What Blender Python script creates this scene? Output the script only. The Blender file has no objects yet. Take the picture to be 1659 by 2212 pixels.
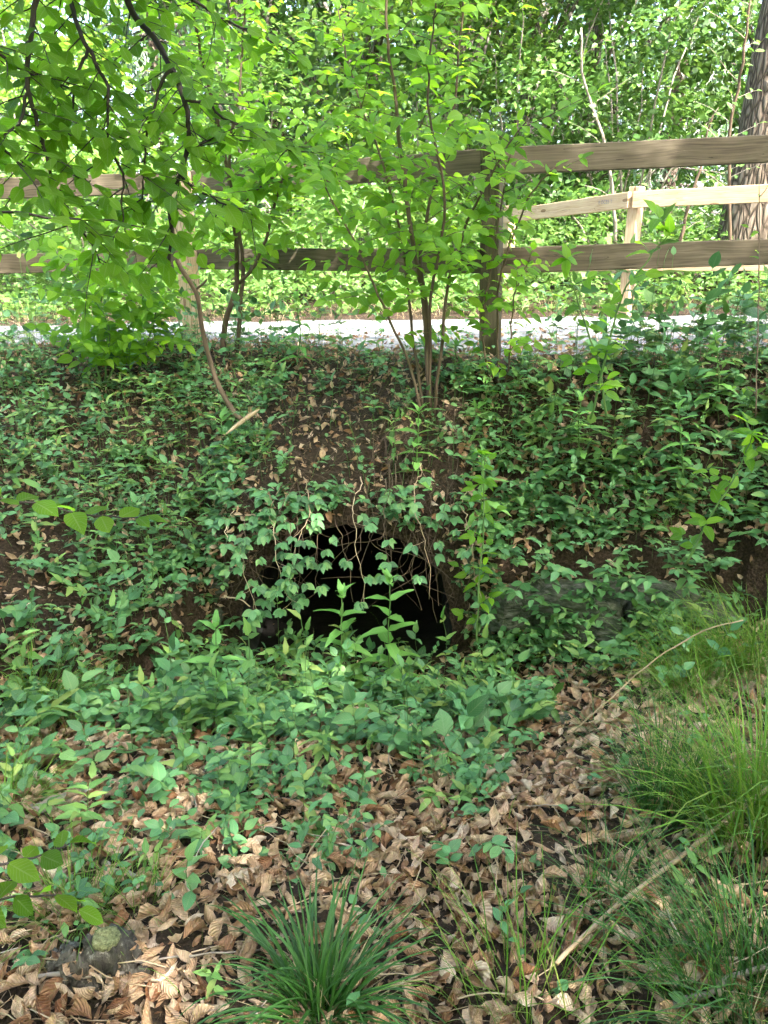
import bpy, bmesh, math, random
import numpy as np
from mathutils import Vector, Matrix, noise as mnoise

random.seed(7)
rng = np.random.default_rng(7)
R = math.radians
scene = bpy.context.scene
COL = scene.collection

# ------------------------------------------------------------------ camera
EYE = np.array([0.0, 0.0, 1.5])
PITCH = R(18.6)
cam = bpy.data.cameras.new("camera")
cam.sensor_fit = 'VERTICAL'
cam.sensor_height = 34.667
cam.sensor_width = 26.0
cam.lens = 26.0
cam.clip_start = 0.05
cam.clip_end = 600
cam_ob = bpy.data.objects.new("camera", cam)
COL.objects.link(cam_ob)
cam_ob.location = EYE
cam_ob.rotation_euler = (R(90) - PITCH, 0, 0)
scene.camera = cam_ob

# ------------------------------------------------------------------ sky, sun, exposure
SUN_EL = R(49)
SUN_H = Vector((0.55, -0.84, 0)).normalized()          # horizontal direction towards the sun
world = bpy.data.worlds.new("World")
scene.world = world
world.use_nodes = True
wn = world.node_tree.nodes
sky = wn.new('ShaderNodeTexSky')
sky.sky_type = 'NISHITA'
sky.sun_disc = False
sky.sun_elevation = SUN_EL
sky.sun_rotation = math.atan2(SUN_H.x, SUN_H.y)
sky.air_density = 1.0
sky.dust_density = 5.0
world.node_tree.links.new(sky.outputs[0], wn['Background'].inputs[0])
wn['Background'].inputs[1].default_value = 0.15
sun = bpy.data.lights.new("sun", 'SUN')
sun.energy = 3.0
sun.angle = R(0.5)
sun.color = (1.0, 0.95, 0.86)
sun_ob = bpy.data.objects.new("sun", sun)
COL.objects.link(sun_ob)
to_sun = SUN_H * math.cos(SUN_EL) + Vector((0, 0, math.sin(SUN_EL)))
sun_ob.rotation_euler = to_sun.to_track_quat('Z', 'Y').to_euler()
sun_ob.location = (0, 0, 20)
scene.view_settings.view_transform = 'Standard'
scene.view_settings.look = 'None'
scene.view_settings.gamma = 1
scene.view_settings.exposure = 3.3
scene.cycles.use_adaptive_sampling = True
scene.cycles.adaptive_threshold = 0.12
scene.cycles.max_bounces = 5
scene.cycles.diffuse_bounces = 3
scene.cycles.glossy_bounces = 2
scene.cycles.transmission_bounces = 3
scene.cycles.transparent_max_bounces = 4
scene.cycles.use_denoising = True
scene.cycles.caustics_reflective = False
scene.cycles.caustics_refractive = False

# ------------------------------------------------------------------ helpers
FPX = 1659.0
_fw = np.array([0, math.cos(PITCH), -math.sin(PITCH)])
_up = np.array([0, math.sin(PITCH), math.cos(PITCH)])

def ray(px, py):
    d = _fw + np.array([1.0, 0, 0]) * ((px - 829.5) / FPX) - _up * ((py - 1106.0) / FPX)
    return d

def at(px, py, y):
    """world point seen at that spot of the photograph, y metres ahead"""
    d = ray(px, py)
    return EYE + d * (y / d[1])

def project(p):
    p = np.asarray(p, float) - EYE
    z = p @ _fw
    z = np.where(np.abs(z) < 1e-6, 1e-6, z)
    return 829.5 + FPX * p[..., 0] / z, 1106.0 - FPX * (p @ _up) / z, z

def _hash(ix, iy, s):
    h = np.sin(ix * 127.1 + iy * 311.7 + s * 74.7) * 43758.5453
    return h - np.floor(h)

def vnoise(x, y, s=0):
    ix, iy = np.floor(x), np.floor(y)
    fx, fy = x - ix, y - iy
    fx, fy = fx * fx * (3 - 2 * fx), fy * fy * (3 - 2 * fy)
    a = _hash(ix, iy, s); b = _hash(ix + 1, iy, s)
    c = _hash(ix, iy + 1, s); d = _hash(ix + 1, iy + 1, s)
    return (a * (1 - fx) + b * fx) * (1 - fy) + (c * (1 - fx) + d * fx) * fy - 0.5

def tag(o, label=None, cat=None, group=None, kind=None):
    if label: o["label"] = label
    if cat: o["category"] = cat
    if group: o["group"] = group
    if kind: o["kind"] = kind
    return o

def empty(name, loc, label=None, cat=None, group=None):
    o = bpy.data.objects.new(name, None)
    o.empty_display_size = 0.1
    o.location = tuple(float(v) for v in loc)
    COL.objects.link(o)
    return tag(o, label, cat, group)

def link(name, me, parent=None, mat=None, loc=None):
    o = bpy.data.objects.new(name, me)
    COL.objects.link(o)
    if mat is not None and len(me.materials) == 0:
        me.materials.append(mat)
    if parent is not None:
        o.parent = parent
        b = parent.location
        while parent.parent is not None:
            parent = parent.parent
            b = b + parent.location
        base = np.array(b)
        if loc is None:
            o.location = tuple(-base)          # mesh is in world coordinates
        else:
            o.location = tuple(np.array(loc) - base)
    elif loc is not None:
        o.location = tuple(loc)
    return o

def mesh_np(name, verts, loops, sizes, luv=None, mat=None):
    me = bpy.data.meshes.new(name)
    verts = np.asarray(verts, np.float32)
    loops = np.asarray(loops, np.int32).ravel()
    sizes = np.asarray(sizes, np.int32)
    me.vertices.add(len(verts)); me.vertices.foreach_set("co", verts.ravel())
    me.loops.add(len(loops)); me.loops.foreach_set("vertex_index", loops)
    me.polygons.add(len(sizes))
    starts = np.concatenate([[0], np.cumsum(sizes)[:-1]]).astype(np.int32)
    me.polygons.foreach_set("loop_start", starts)
    if luv is not None:
        a = me.attributes.new("luv", 'FLOAT_VECTOR', 'POINT')
        a.data.foreach_set("vector", np.asarray(luv, np.float32).ravel())
    me.update(calc_edges=True)
    if mat is not None:
        me.materials.append(mat)
    return me

# ---- leaves
def leaf_template(nu=4, nv=3, width=0.6, power=0.85, fold=0.25, droop=0.15, wave=0.0, curl=0.0, twist=0.0, tipw=0.03, pleat=0.0, seed=0, serr=0.0):
    """leaf of length 1 along +x, returned as verts, quads, luv"""
    r = random.Random(seed)
    vs, uv = [], []
    ph = r.random() * 6.28
    for i in range(nu):
        t = i / (nu - 1)
        w = width * 0.5 * max(math.sin(math.pi * min(1, t) ** power), 0) ** 0.85
        w = max(w, tipw if 0 < i < nu - 1 else 0.012)
        if serr and 0 < i < nu - 1:
            w *= 1 + serr * (1 if i % 2 else -1)
        for j in range(nv):
            s = (j / (nv - 1)) * 2 - 1
            y = s * w
            z = abs(y) * fold - droop * t * t + wave * math.sin(t * 9 + ph + s * 1.5) * abs(s)
            z += pleat * (1 if i % 2 else -1) * abs(s)
            x = t
            if curl:
                a = s * curl * (0.5 + 0.5 * math.sin(math.pi * t))
                y = w * math.sin(a) / max(abs(curl), 0.3)
                z += w * (1 - math.cos(a)) / max(abs(curl), 0.3) * (1 if curl > 0 else 1)
            if twist:
                a = twist * (t - 0.5)
                y, z = y * math.cos(a) - z * math.sin(a), y * math.sin(a) + z * math.cos(a)
            vs.append((x, y, z)); uv.append((t, s))
    q = []
    for i in range(nu - 1):
        for j in range(nv - 1):
            a = i * nv + j
            q.append((a, a + nv, a + nv + 1, a + 1))
    return np.array(vs), np.array(q), np.array(uv)

def bent_leaf(nu, nv, width, power, bend, fold, curl, seed, twist=0.0, pleat=0.0):
    """like leaf_template but bent along its length by the angle bend (radians)"""
    v, q, u = leaf_template(nu, nv, width, power, fold, 0.0, 0.04, curl, twist, 0.03, pleat, seed)
    if abs(bend) > 1e-3:
        a = bend * v[:, 0]
        rad = 1.0 / bend
        x = np.sin(a) * (rad + 0) - v[:, 2] * np.sin(a)
        z = (np.cos(a) - 1) * -rad * 1.0 + v[:, 2] * np.cos(a)
        v = np.stack([x, v[:, 1], z], 1)
    return v, q, u

def unit(a):
    a = np.asarray(a, float)
    return a / np.maximum(np.linalg.norm(a, axis=-1, keepdims=True), 1e-9)

def frames(dirs, norms):
    X = unit(dirs)
    Z = norms - X * np.sum(X * norms, -1, keepdims=True)
    bad = np.linalg.norm(Z, axis=-1) < 1e-4
    Z[bad] = X[bad][:, [1, 2, 0]]
    Z = unit(Z)
    Y = np.cross(Z, X)
    return np.stack([X, Y, Z], -1)        # columns

class Leaves:
    def __init__(s):
        s.p, s.d, s.n, s.s = [], [], [], []
    def add(s, p, d, n, size):
        s.p.append(p); s.d.append(d); s.n.append(n); s.s.append(size)
    def arrays(s):
        return np.array(s.p, float).reshape(-1, 3), np.array(s.d, float).reshape(-1, 3), np.array(s.n, float).reshape(-1, 3), np.array(s.s, float)

def leaf_mass(name, temps, arr, mat, parent=None, kind="stuff"):
    P, D, N, S = arr
    if len(P) == 0:
        return None
    F = frames(D, N.copy())
    which = rng.integers(0, len(temps), len(P))
    V, Lp, U, off, nq = [], [], [], 0, 0
    for k, (tv, tq, tu) in enumerate(temps):
        idx = np.nonzero(which == k)[0]
        if len(idx) == 0:
            continue
        v = np.einsum('nij,vj->nvi', F[idx], tv) * S[idx][:, None, None] + P[idx][:, None, :]
        u = np.zeros((len(idx), len(tv), 3)); u[:, :, :2] = tu[None]; u[:, :, 2] = rng.random(len(idx))[:, None]
        q = tq[None] + (np.arange(len(idx)) * len(tv))[:, None, None] + off
        off += len(idx) * len(tv)
        nq += len(idx) * len(tq)
        V.append(v.reshape(-1, 3)); U.append(u.reshape(-1, 3)); Lp.append(q.reshape(-1))
    me = mesh_np(name, np.concatenate(V), np.concatenate(Lp), np.full(nq, 4), np.concatenate(U), mat)
    o = link(name, me, parent)
    if kind: o["kind"] = kind
    return o

def temp_meshes(name, temps, mat):
    out = []
    for tv, tq, tu in temps:
        u = np.zeros((len(tv), 3)); u[:, :2] = tu
        out.append(mesh_np(name, tv, tq, np.full(len(tq), 4), u, mat))
    return out

def leaf_parts(name, meshes, arr, parent, base=None):
    """every leaf an object of its own, sharing mesh data"""
    P, D, N, S = arr
    if len(P) == 0:
        return
    F = frames(D, N.copy())
    b = np.zeros(3)
    q = parent
    while q is not None:
        b = b + np.array(q.location); q = q.parent
    for i in range(len(P)):
        o = bpy.data.objects.new(name, meshes[rng.integers(0, len(meshes))])
        COL.objects.link(o)
        o.parent = parent
        M = np.eye(4); M[:3, :3] = F[i] * S[i]; M[:3, 3] = P[i] - b
        o.matrix_basis = Matrix(M.tolist())

def split_near(arr, n):
    """the n leaves that show largest, and the rest"""
    P, D, N, S = arr
    px, py, z = project(P)
    inside = (px > -60) & (px < 1720) & (py > -60) & (py < 2270) & (z > 0.1)
    score = np.where(inside, S / np.maximum(z, 0.1), 0)
    order = np.argsort(-score)
    a, b = order[:n], order[n:]
    return (P[a], D[a], N[a], S[a]), (P[b], D[b], N[b], S[b])

# ---- tubes
class Tubes:
    def __init__(s):
        s.v, s.q, s.u, s.n = [], [], [], 0
    def add(s, pts, radii, sides=5, cap=True):
        pts = np.asarray(pts, float)
        n = len(pts)
        if np.isscalar(radii):
            radii = np.full(n, radii)
        tg = np.gradient(pts, axis=0)
        tg = unit(tg)
        ref = np.array([0.31, 0.77, 0.55])
        A = unit(np.cross(tg, ref)); B = np.cross(tg, A)
        ang = np.arange(sides) * 2 * math.pi / sides
        ring = (A[:, None, :] * np.cos(ang)[None, :, None] + B[:, None, :] * np.sin(ang)[None, :, None]) * np.asarray(radii)[:, None, None] + pts[:, None, :]
        ln = np.concatenate([[0], np.cumsum(np.linalg.norm(np.diff(pts, axis=0), axis=1))])
        rv = random.random()
        u = np.zeros((n, sides, 3)); u[:, :, 0] = ln[:, None]; u[:, :, 1] = ang[None] / 6.283; u[:, :, 2] = rv
        i = np.arange(n - 1)[:, None]; j = np.arange(sides)[None]; k = (j + 1) % sides
        q = np.stack([i * sides + j, i * sides + k, (i + 1) * sides + k, (i + 1) * sides + j], -1).reshape(-1, 4) + s.n
        s.v.append(ring.reshape(-1, 3)); s.u.append(u.reshape(-1, 3)); s.q.append(q)
        s.n += n * sides
        if cap:
            for e, rr in ((0, 1), (n - 1, -1)):
                c = np.concatenate([pts[e][None], ]); s.v.append(c); s.u.append(np.array([[ln[e], 0, rv]]))
                ci = s.n; s.n += 1
                st = s.n - 1 - 0
                b0 = ci - (n * sides if e == 0 else n * sides + 1)
                jj = np.arange(sides); kk = (jj + 1) % sides
                o = b0 + e * sides
                f = np.stack([np.full(sides, ci), o + (kk if e == 0 else jj), o + (jj if e == 0 else kk), np.full(sides, ci)], -1)
                s.tris = getattr(s, 'tris', [])
                s.tris.append(f[:, :3])
    def build(s, name, mat, parent=None, kind=None, loc=None):
        if not s.v:
            return None
        q = np.concatenate(s.q); t = np.concatenate(s.tris) if getattr(s, 'tris', None) else np.zeros((0, 3), int)
        loops = np.concatenate([q.reshape(-1), t.reshape(-1)])
        sizes = np.concatenate([np.full(len(q), 4), np.full(len(t), 3)])
        me = mesh_np(name, np.concatenate(s.v), loops, sizes, np.concatenate(s.u), mat)
        o = link(name, me, parent)
        if kind: o["kind"] = kind
        return o

def smooth_path(pts, n=6):
    """Catmull-Rom through the points"""
    p = [np.array(v, float) for v in pts]
    p = [2 * p[0] - p[1]] + p + [2 * p[-1] - p[-2]]
    out = []
    for i in range(1, len(p) - 2):
        for k in range(n):
            t = k / n
            a, b, c, d = p[i - 1], p[i], p[i + 1], p[i + 2]
            out.append(0.5 * (2 * b + (c - a) * t + (2 * a - 5 * b + 4 * c - d) * t * t + (3 * b - a - 3 * c + d) * t ** 3))
    out.append(p[-2])
    return np.array(out)

def wobble(path, amp):
    path = np.array(path)
    n = len(path)
    w = np.cumsum(rng.normal(0, 1, (n, 3)), 0)
    w = w - np.linspace(w[0], w[-1], n)
    return path + w * amp / max(1, math.sqrt(n))

# ------------------------------------------------------------------ materials
def new_mat(name):
    m = bpy.data.materials.new(name)
    m.use_nodes = True
    nt = m.node_tree
    return m, nt, nt.nodes, nt.links, nt.nodes['Principled BSDF']

def nd(nodes, t, **kw):
    n = nodes.new(t)
    for k, v in kw.items():
        setattr(n, k, v)
    return n

def math_node(nodes, links, op, a, b=None):
    n = nodes.new('ShaderNodeMath'); n.operation = op
    for i, x in enumerate((a, b)):
        if x is None: continue
        if isinstance(x, (int, float)): n.inputs[i].default_value = x
        else: links.new(x, n.inputs[i])
    return n.outputs[0]

def ramp(nodes, links, fac, stops):
    n = nodes.new('ShaderNodeValToRGB')
    el = n.color_ramp.elements
    while len(el) < len(stops): el.new(0.5)
    for e, (p, c) in zip(el, stops):
        e.position = p; e.color = (c[0], c[1], c[2], 1)
    links.new(fac, n.inputs[0])
    return n.outputs[0]

def leaf_mat(name, cols, trans=0.45, rough=0.45, spec=0.35, vein=0.25, tcol=1.5, pleat=0.0, blotch=0.0):
    m, nt, N, L, bs = new_mat(name)
    at_ = nd(N, 'ShaderNodeAttribute', attribute_name='luv')
    sep = N.new('ShaderNodeSeparateXYZ'); L.new(at_.outputs['Vector'], sep.inputs[0])
    oi = N.new('ShaderNodeObjectInfo')
    rv = math_node(N, L, 'FRACT', math_node(N, L, 'ADD', sep.outputs[2], oi.outputs['Random']))
    st = [(i / (len(cols) - 1), c) for i, c in enumerate(cols)]
    col = ramp(N, L, rv, st)
    av = math_node(N, L, 'ABSOLUTE', sep.outputs[1])
    # side veins: saw wave in (u - 0.35|v|)
    ph = math_node(N, L, 'SUBTRACT', math_node(N, L, 'MULTIPLY', sep.outputs[0], 9.0), math_node(N, L, 'MULTIPLY', av, 2.6))
    sv = math_node(N, L, 'ABSOLUTE', math_node(N, L, 'SUBTRACT', math_node(N, L, 'FRACT', ph), 0.5))   # 0..0.5
    line = math_node(N, L, 'LESS_THAN', sv, 0.06)
    mid = math_node(N, L, 'LESS_THAN', av, 0.07)
    vv = math_node(N, L, 'MULTIPLY', math_node(N, L, 'MAXIMUM', line, mid), vein)
    mx = nd(N, 'ShaderNodeMix', data_type='RGBA')
    L.new(vv, mx.inputs[0]); L.new(col, mx.inputs[6])
    lt = nd(N, 'ShaderNodeMix', data_type='RGBA'); lt.inputs[0].default_value = 0.5
    L.new(col, lt.inputs[6]); lt.inputs[7].default_value = (0.45, 0.42, 0.25, 1)
    L.new(lt.outputs[2], mx.inputs[7])
    colour = mx.outputs[2]
    if blotch:
        ge = N.new('ShaderNodeNewGeometry')
        nz = nd(N, 'ShaderNodeTexNoise'); nz.inputs['Scale'].default_value = 60; nz.inputs['Detail'].default_value = 3
        L.new(ge.outputs['Position'], nz.inputs['Vector'])
        bl = nd(N, 'ShaderNodeMix', data_type='RGBA', blend_type='MULTIPLY'); bl.inputs[0].default_value = blotch
        L.new(colour, bl.inputs[6])
        L.new(ramp(N, L, nz.outputs[0], [(0.35, (0.45, 0.4, 0.36)), (0.6, (1.1, 1.1, 1.1))]), bl.inputs[7])
        colour = bl.outputs[2]
    L.new(colour, bs.inputs['Base Color'])
    bs.inputs['Roughness'].default_value = rough
    bs.inputs['Specular IOR Level'].default_value = spec
    bm = N.new('ShaderNodeBump'); bm.inputs['Strength'].default_value = 0.35 + pleat; bm.inputs['Distance'].default_value = 0.004
    L.new(sv, bm.inputs['Height']); L.new(bm.outputs[0], bs.inputs['Normal'])
    if trans > 0:
        tr = N.new('ShaderNodeBsdfTranslucent')
        hs = N.new('ShaderNodeHueSaturation'); hs.inputs['Value'].default_value = tcol; hs.inputs['Hue'].default_value = 0.485; hs.inputs['Saturation'].default_value = 1.05
        L.new(colour, hs.inputs['Color']); L.new(hs.outputs[0], tr.inputs[0])
        ms = N.new('ShaderNodeMixShader'); ms.inputs[0].default_value = trans
        L.new(bs.outputs[0], ms.inputs[1]); L.new(tr.outputs[0], ms.inputs[2])
        L.new(ms.outputs[0], N['Material Output'].inputs[0])
    return m

def stem_mat(name, cols, scale=(40, 40, 8), rough=0.8, bump=0.4):
    m, nt, N, L, bs = new_mat(name)
    ge = N.new('ShaderNodeNewGeometry')
    at_ = nd(N, 'ShaderNodeAttribute', attribute_name='luv')
    sep = N.new('ShaderNodeSeparateXYZ'); L.new(at_.outputs['Vector'], sep.inputs[0])
    mp = N.new('ShaderNodeMapping'); mp.inputs['Scale'].default_value = scale
    L.new(ge.outputs['Position'], mp.inputs[0])
    nz = N.new('ShaderNodeTexNoise'); nz.inputs['Scale'].default_value = 1.0; nz.inputs['Detail'].default_value = 4
    L.new(mp.outputs[0], nz.inputs['Vector'])
    f = math_node(N, L, 'ADD', math_node(N, L, 'MULTIPLY', nz.outputs[0], 0.6), math_node(N, L, 'MULTIPLY', sep.outputs[2], 0.45))
    L.new(ramp(N, L, f, [(0.15 + 0.7 * i / max(1, len(cols) - 1), c) for i, c in enumerate(cols)]), bs.inputs['Base Color'])
    bs.inputs['Roughness'].default_value = rough
    bs.inputs['Specular IOR Level'].default_value = 0.25
    bm = N.new('ShaderNodeBump'); bm.inputs['Strength'].default_value = bump; bm.inputs['Distance'].default_value = 0.004
    L.new(nz.outputs[0], bm.inputs['Height']); L.new(bm.outputs[0], bs.inputs['Normal'])
    return m

def wood_mat(name, cols, knots=True):
    """sawn timber, grain along the object's own x axis"""
    m, nt, N, L, bs = new_mat(name)
    tc = N.new('ShaderNodeTexCoord'); oi = N.new('ShaderNodeObjectInfo')
    ad = nd(N, 'ShaderNodeVectorMath', operation='ADD')
    L.new(tc.outputs['Object'], ad.inputs[0])
    sc_ = nd(N, 'ShaderNodeVectorMath', operation='SCALE'); sc_.inputs[0].default_value = (13, 7, 5); L.new(oi.outputs['Random'], sc_.inputs['Scale'])
    L.new(sc_.outputs[0], ad.inputs[1])
    wob = N.new('ShaderNodeTexNoise'); wob.inputs['Scale'].default_value = 2.2; wob.inputs['Detail'].default_value = 2
    L.new(ad.outputs[0], wob.inputs['Vector'])
    mp = N.new('ShaderNodeMapping'); mp.inputs['Scale'].default_value = (2.2, 120, 120)
    L.new(ad.outputs[0], mp.inputs[0])
    vm = nd(N, 'ShaderNodeVectorMath', operation='MULTIPLY_ADD'); vm.inputs[1].default_value = (2, 7, 7)
    L.new(wob.outputs['Color'], vm.inputs[0]); L.new(mp.outputs[0], vm.inputs[2])
    nz = N.new('ShaderNodeTexNoise'); nz.inputs['Scale'].default_value = 1; nz.inputs['Detail'].default_value = 5
    L.new(vm.outputs[0], nz.inputs['Vector'])
    big = N.new('ShaderNodeTexNoise'); big.inputs['Scale'].default_value = 5; big.inputs['Detail'].default_value = 3
    L.new(ad.outputs[0], big.inputs['Vector'])
    f = math_node(N, L, 'ADD', math_node(N, L, 'MULTIPLY', nz.outputs[0], 0.75), math_node(N, L, 'MULTIPLY', big.outputs[0], 0.3))
    c = ramp(N, L, f, [(0.3 + 0.4 * i / (len(cols) - 1), k) for i, k in enumerate(cols)])
    if knots:
        vo = N.new('ShaderNodeTexVoronoi'); vo.inputs['Scale'].default_value = 1
        m2 = N.new('ShaderNodeMapping'); m2.inputs['Scale'].default_value = (3.2, 9, 9); L.new(ad.outputs[0], m2.inputs[0])
        L.new(m2.outputs[0], vo.inputs['Vector'])
        k = math_node(N, L, 'LESS_THAN', vo.outputs['Distance'], 0.13)
        mx = nd(N, 'ShaderNodeMix', data_type='RGBA')
        L.new(math_node(N, L, 'MULTIPLY', k, 0.75), mx.inputs[0]); L.new(c, mx.inputs[6]); mx.inputs[7].default_value = (cols[0][0] * 0.4, cols[0][1] * 0.33, cols[0][2] * 0.3, 1)
        c = mx.outputs[2]
    m3 = N.new('ShaderNodeMapping'); m3.inputs['Scale'].default_value = (1.1, 34, 34); L.new(vm.outputs[0], m3.inputs[0])
    m3.inputs['Scale'].default_value = (0.5, 0.3, 0.3)
    ck = N.new('ShaderNodeTexNoise'); ck.inputs['Scale'].default_value = 1.0; ck.inputs['Detail'].default_value = 1; L.new(m3.outputs[0], ck.inputs['Vector'])
    cl = math_node(N, L, 'LESS_THAN', math_node(N, L, 'ABSOLUTE', math_node(N, L, 'SUBTRACT', ck.outputs[0], 0.36)), 0.006)
    mc = nd(N, 'ShaderNodeMix', data_type='RGBA'); L.new(math_node(N, L, 'MULTIPLY', cl, 0.8), mc.inputs[0]); L.new(c, mc.inputs[6])
    mc.inputs[7].default_value = (cols[0][0] * 0.3, cols[0][1] * 0.3, cols[0][2] * 0.3, 1)
    c = mc.outputs[2]
    L.new(c, bs.inputs['Base Color'])
    bs.inputs['Roughness'].default_value = 0.8
    bs.inputs['Specular IOR Level'].default_value = 0.2
    bm = N.new('ShaderNodeBump'); bm.inputs['Strength'].default_value = 0.5; bm.inputs['Distance'].default_value = 0.003
    L.new(nz.outputs[0], bm.inputs['Height']); L.new(bm.outputs[0], bs.inputs['Normal'])
    return m

def noise_mat(name, cols, scale=6, detail=8, rough=0.9, bump=0.5, dist=0.02, stretch=(1, 1, 1), spec=0.2, obj=False):
    m, nt, N, L, bs = new_mat(name)
    if obj:
        src = N.new('ShaderNodeTexCoord').outputs['Object']
    else:
        src = N.new('ShaderNodeNewGeometry').outputs['Position']
    mp = N.new('ShaderNodeMapping'); mp.inputs['Scale'].default_value = stretch; L.new(src, mp.inputs[0])
    nz = N.new('ShaderNodeTexNoise'); nz.inputs['Scale'].default_value = scale; nz.inputs['Detail'].default_value = detail; nz.inputs['Roughness'].default_value = 0.65
    L.new(mp.outputs[0], nz.inputs['Vector'])
    n = len(cols)
    L.new(ramp(N, L, nz.outputs[0], [(0.3 + 0.4 * i / (n - 1), c) for i, c in enumerate(cols)]), bs.inputs['Base Color'])
    bs.inputs['Roughness'].default_value = rough
    bs.inputs['Specular IOR Level'].default_value = spec
    bm = N.new('ShaderNodeBump'); bm.inputs['Strength'].default_value = bump; bm.inputs['Distance'].default_value = dist
    L.new(nz.outputs[0], bm.inputs['Height']); L.new(bm.outputs[0], bs.inputs['Normal'])
    return m

def bark_mat(name, cols, scale=14):
    m, nt, N, L, bs = new_mat(name)
    tc = N.new('ShaderNodeTexCoord')
    mp = N.new('ShaderNodeMapping'); mp.inputs['Scale'].default_value = (1, 1, 0.28); L.new(tc.outputs['Object'], mp.inputs[0])
    wz = N.new('ShaderNodeTexNoise'); wz.inputs['Scale'].default_value = 5; L.new(mp.outputs[0], wz.inputs['Vector'])
    vm = nd(N, 'ShaderNodeVectorMath', operation='MULTIPLY_ADD'); vm.inputs[1].default_value = (0.12, 0.12, 0.12)
    L.new(wz.outputs['Color'], vm.inputs[0]); L.new(mp.outputs[0], vm.inputs[2])
    vo = nd(N, 'ShaderNodeTexVoronoi', feature='DISTANCE_TO_EDGE'); vo.inputs['Scale'].default_value = scale
    L.new(vm.outputs[0], vo.inputs['Vector'])
    nz = N.new('ShaderNodeTexNoise'); nz.inputs['Scale'].default_value = scale * 2; nz.inputs['Detail'].default_value = 6; L.new(mp.outputs[0], nz.inputs['Vector'])
    f = math_node(N, L, 'ADD', math_node(N, L, 'MULTIPLY', math_node(N, L, 'MINIMUM', math_node(N, L, 'MULTIPLY', vo.outputs['Distance'], 4.0), 1.0), 0.6), math_node(N, L, 'MULTIPLY', nz.outputs[0], 0.5))
    n = len(cols)
    L.new(ramp(N, L, f, [(0.2 + 0.7 * i / (n - 1), c) for i, c in enumerate(cols)]), bs.inputs['Base Color'])
    bs.inputs['Roughness'].default_value = 0.9
    bs.inputs['Specular IOR Level'].default_value = 0.15
    bm = N.new('ShaderNodeBump'); bm.inputs['Strength'].default_value = 0.9; bm.inputs['Distance'].default_value = 0.03
    L.new(f, bm.inputs['Height']); L.new(bm.outputs[0], bs.inputs['Normal'])
    return m

M = {}
M['beech'] = leaf_mat('beech_leaf', [(0.05, 0.125, 0.010), (0.075, 0.165, 0.013), (0.11, 0.21, 0.018)], trans=0.66, tcol=3.1, vein=0.2, spec=0.2)
M['shrub'] = leaf_mat('shrub_leaf', [(0.06, 0.155, 0.012), (0.09, 0.2, 0.015), (0.14, 0.26, 0.022)], trans=0.58, tcol=2.8, vein=0.15, spec=0.22)
M['cover'] = leaf_mat('cover_leaf', [(0.025, 0.08, 0.025), (0.05, 0.15, 0.05), (0.1, 0.24, 0.085), (0.065, 0.18, 0.06), (0.13, 0.25, 0.07), (0.04, 0.12, 0.042)], trans=0.22, tcol=1.5, vein=0.2, rough=0.42, spec=0.4)
M['cover2'] = leaf_mat('weed_leaf', [(0.05, 0.13, 0.025), (0.09, 0.2, 0.04), (0.14, 0.26, 0.06), (0.2, 0.26, 0.06)], trans=0.25, tcol=1.5, vein=0.2, rough=0.45, spec=0.35)
M['herb'] = leaf_mat('herb_leaf', [(0.11, 0.27, 0.06), (0.14, 0.32, 0.07), (0.17, 0.35, 0.08)], trans=0.4, tcol=1.6, vein=0.25)
M['back'] = leaf_mat('wood_leaf', [(0.045, 0.11, 0.02), (0.07, 0.16, 0.03), (0.1, 0.2, 0.04), (0.12, 0.22, 0.05)], trans=0.4, tcol=1.6, vein=0.0, rough=0.4, spec=0.5)
M['back_dark'] = leaf_mat('dark_wood_leaf', [(0.032, 0.085, 0.016), (0.055, 0.125, 0.022), (0.085, 0.165, 0.03)], trans=0.3, tcol=1.5, vein=0.0, rough=0.45, spec=0.35)
M['back_light'] = leaf_mat('light_wood_leaf', [(0.09, 0.19, 0.025), (0.13, 0.24, 0.035), (0.17, 0.28, 0.045)], trans=0.45, tcol=1.7, vein=0.0, rough=0.4, spec=0.4)
M['weed'] = leaf_mat('verge_leaf', [(0.07, 0.16, 0.03), (0.1, 0.2, 0.04), (0.14, 0.24, 0.06)], trans=0.4, tcol=1.5, vein=0.0, rough=0.4, spec=0.5)
M['needle'] = leaf_mat('spruce_needles', [(0.03, 0.07, 0.03), (0.05, 0.1, 0.045), (0.08, 0.13, 0.07)], trans=0.15, tcol=1.3, vein=0.0, rough=0.4, spec=0.5)
M['dead'] = leaf_mat('dead_leaf', [(0.2, 0.085, 0.04), (0.48, 0.31, 0.19), (0.6, 0.44, 0.3), (0.3, 0.145, 0.07), (0.64, 0.5, 0.37), (0.42, 0.25, 0.145), (0.62, 0.46, 0.33)], trans=0.12, tcol=1.1, rough=0.65, spec=0.2, vein=0.24, pleat=0.75, blotch=0.55)
M['grass'] = leaf_mat('grass_blade', [(0.022, 0.075, 0.014), (0.036, 0.11, 0.018), (0.055, 0.15, 0.025)], trans=0.3, tcol=1.5, vein=0.0, rough=0.4, spec=0.4)
M['grass2'] = leaf_mat('pale_grass_blade', [(0.055, 0.14, 0.015), (0.09, 0.2, 0.022), (0.13, 0.25, 0.03), (0.18, 0.22, 0.05)], trans=0.35, tcol=1.5, vein=0.0, rough=0.45, spec=0.3)
M['straw'] = leaf_mat('straw', [(0.3, 0.22, 0.11), (0.42, 0.33, 0.18), (0.5, 0.42, 0.26)], trans=0.2, tcol=1.1, vein=0.0, rough=0.6)
M['twig_dark'] = stem_mat('dark_twig', [(0.018, 0.014, 0.012), (0.04, 0.03, 0.025)])
M['twig_brown'] = stem_mat('brown_stem', [(0.045, 0.03, 0.019), (0.095, 0.066, 0.043), (0.14, 0.1, 0.068)])
M['twig_pale'] = stem_mat('pale_stick', [(0.24, 0.165, 0.1), (0.34, 0.25, 0.16), (0.41, 0.32, 0.22)])
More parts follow.
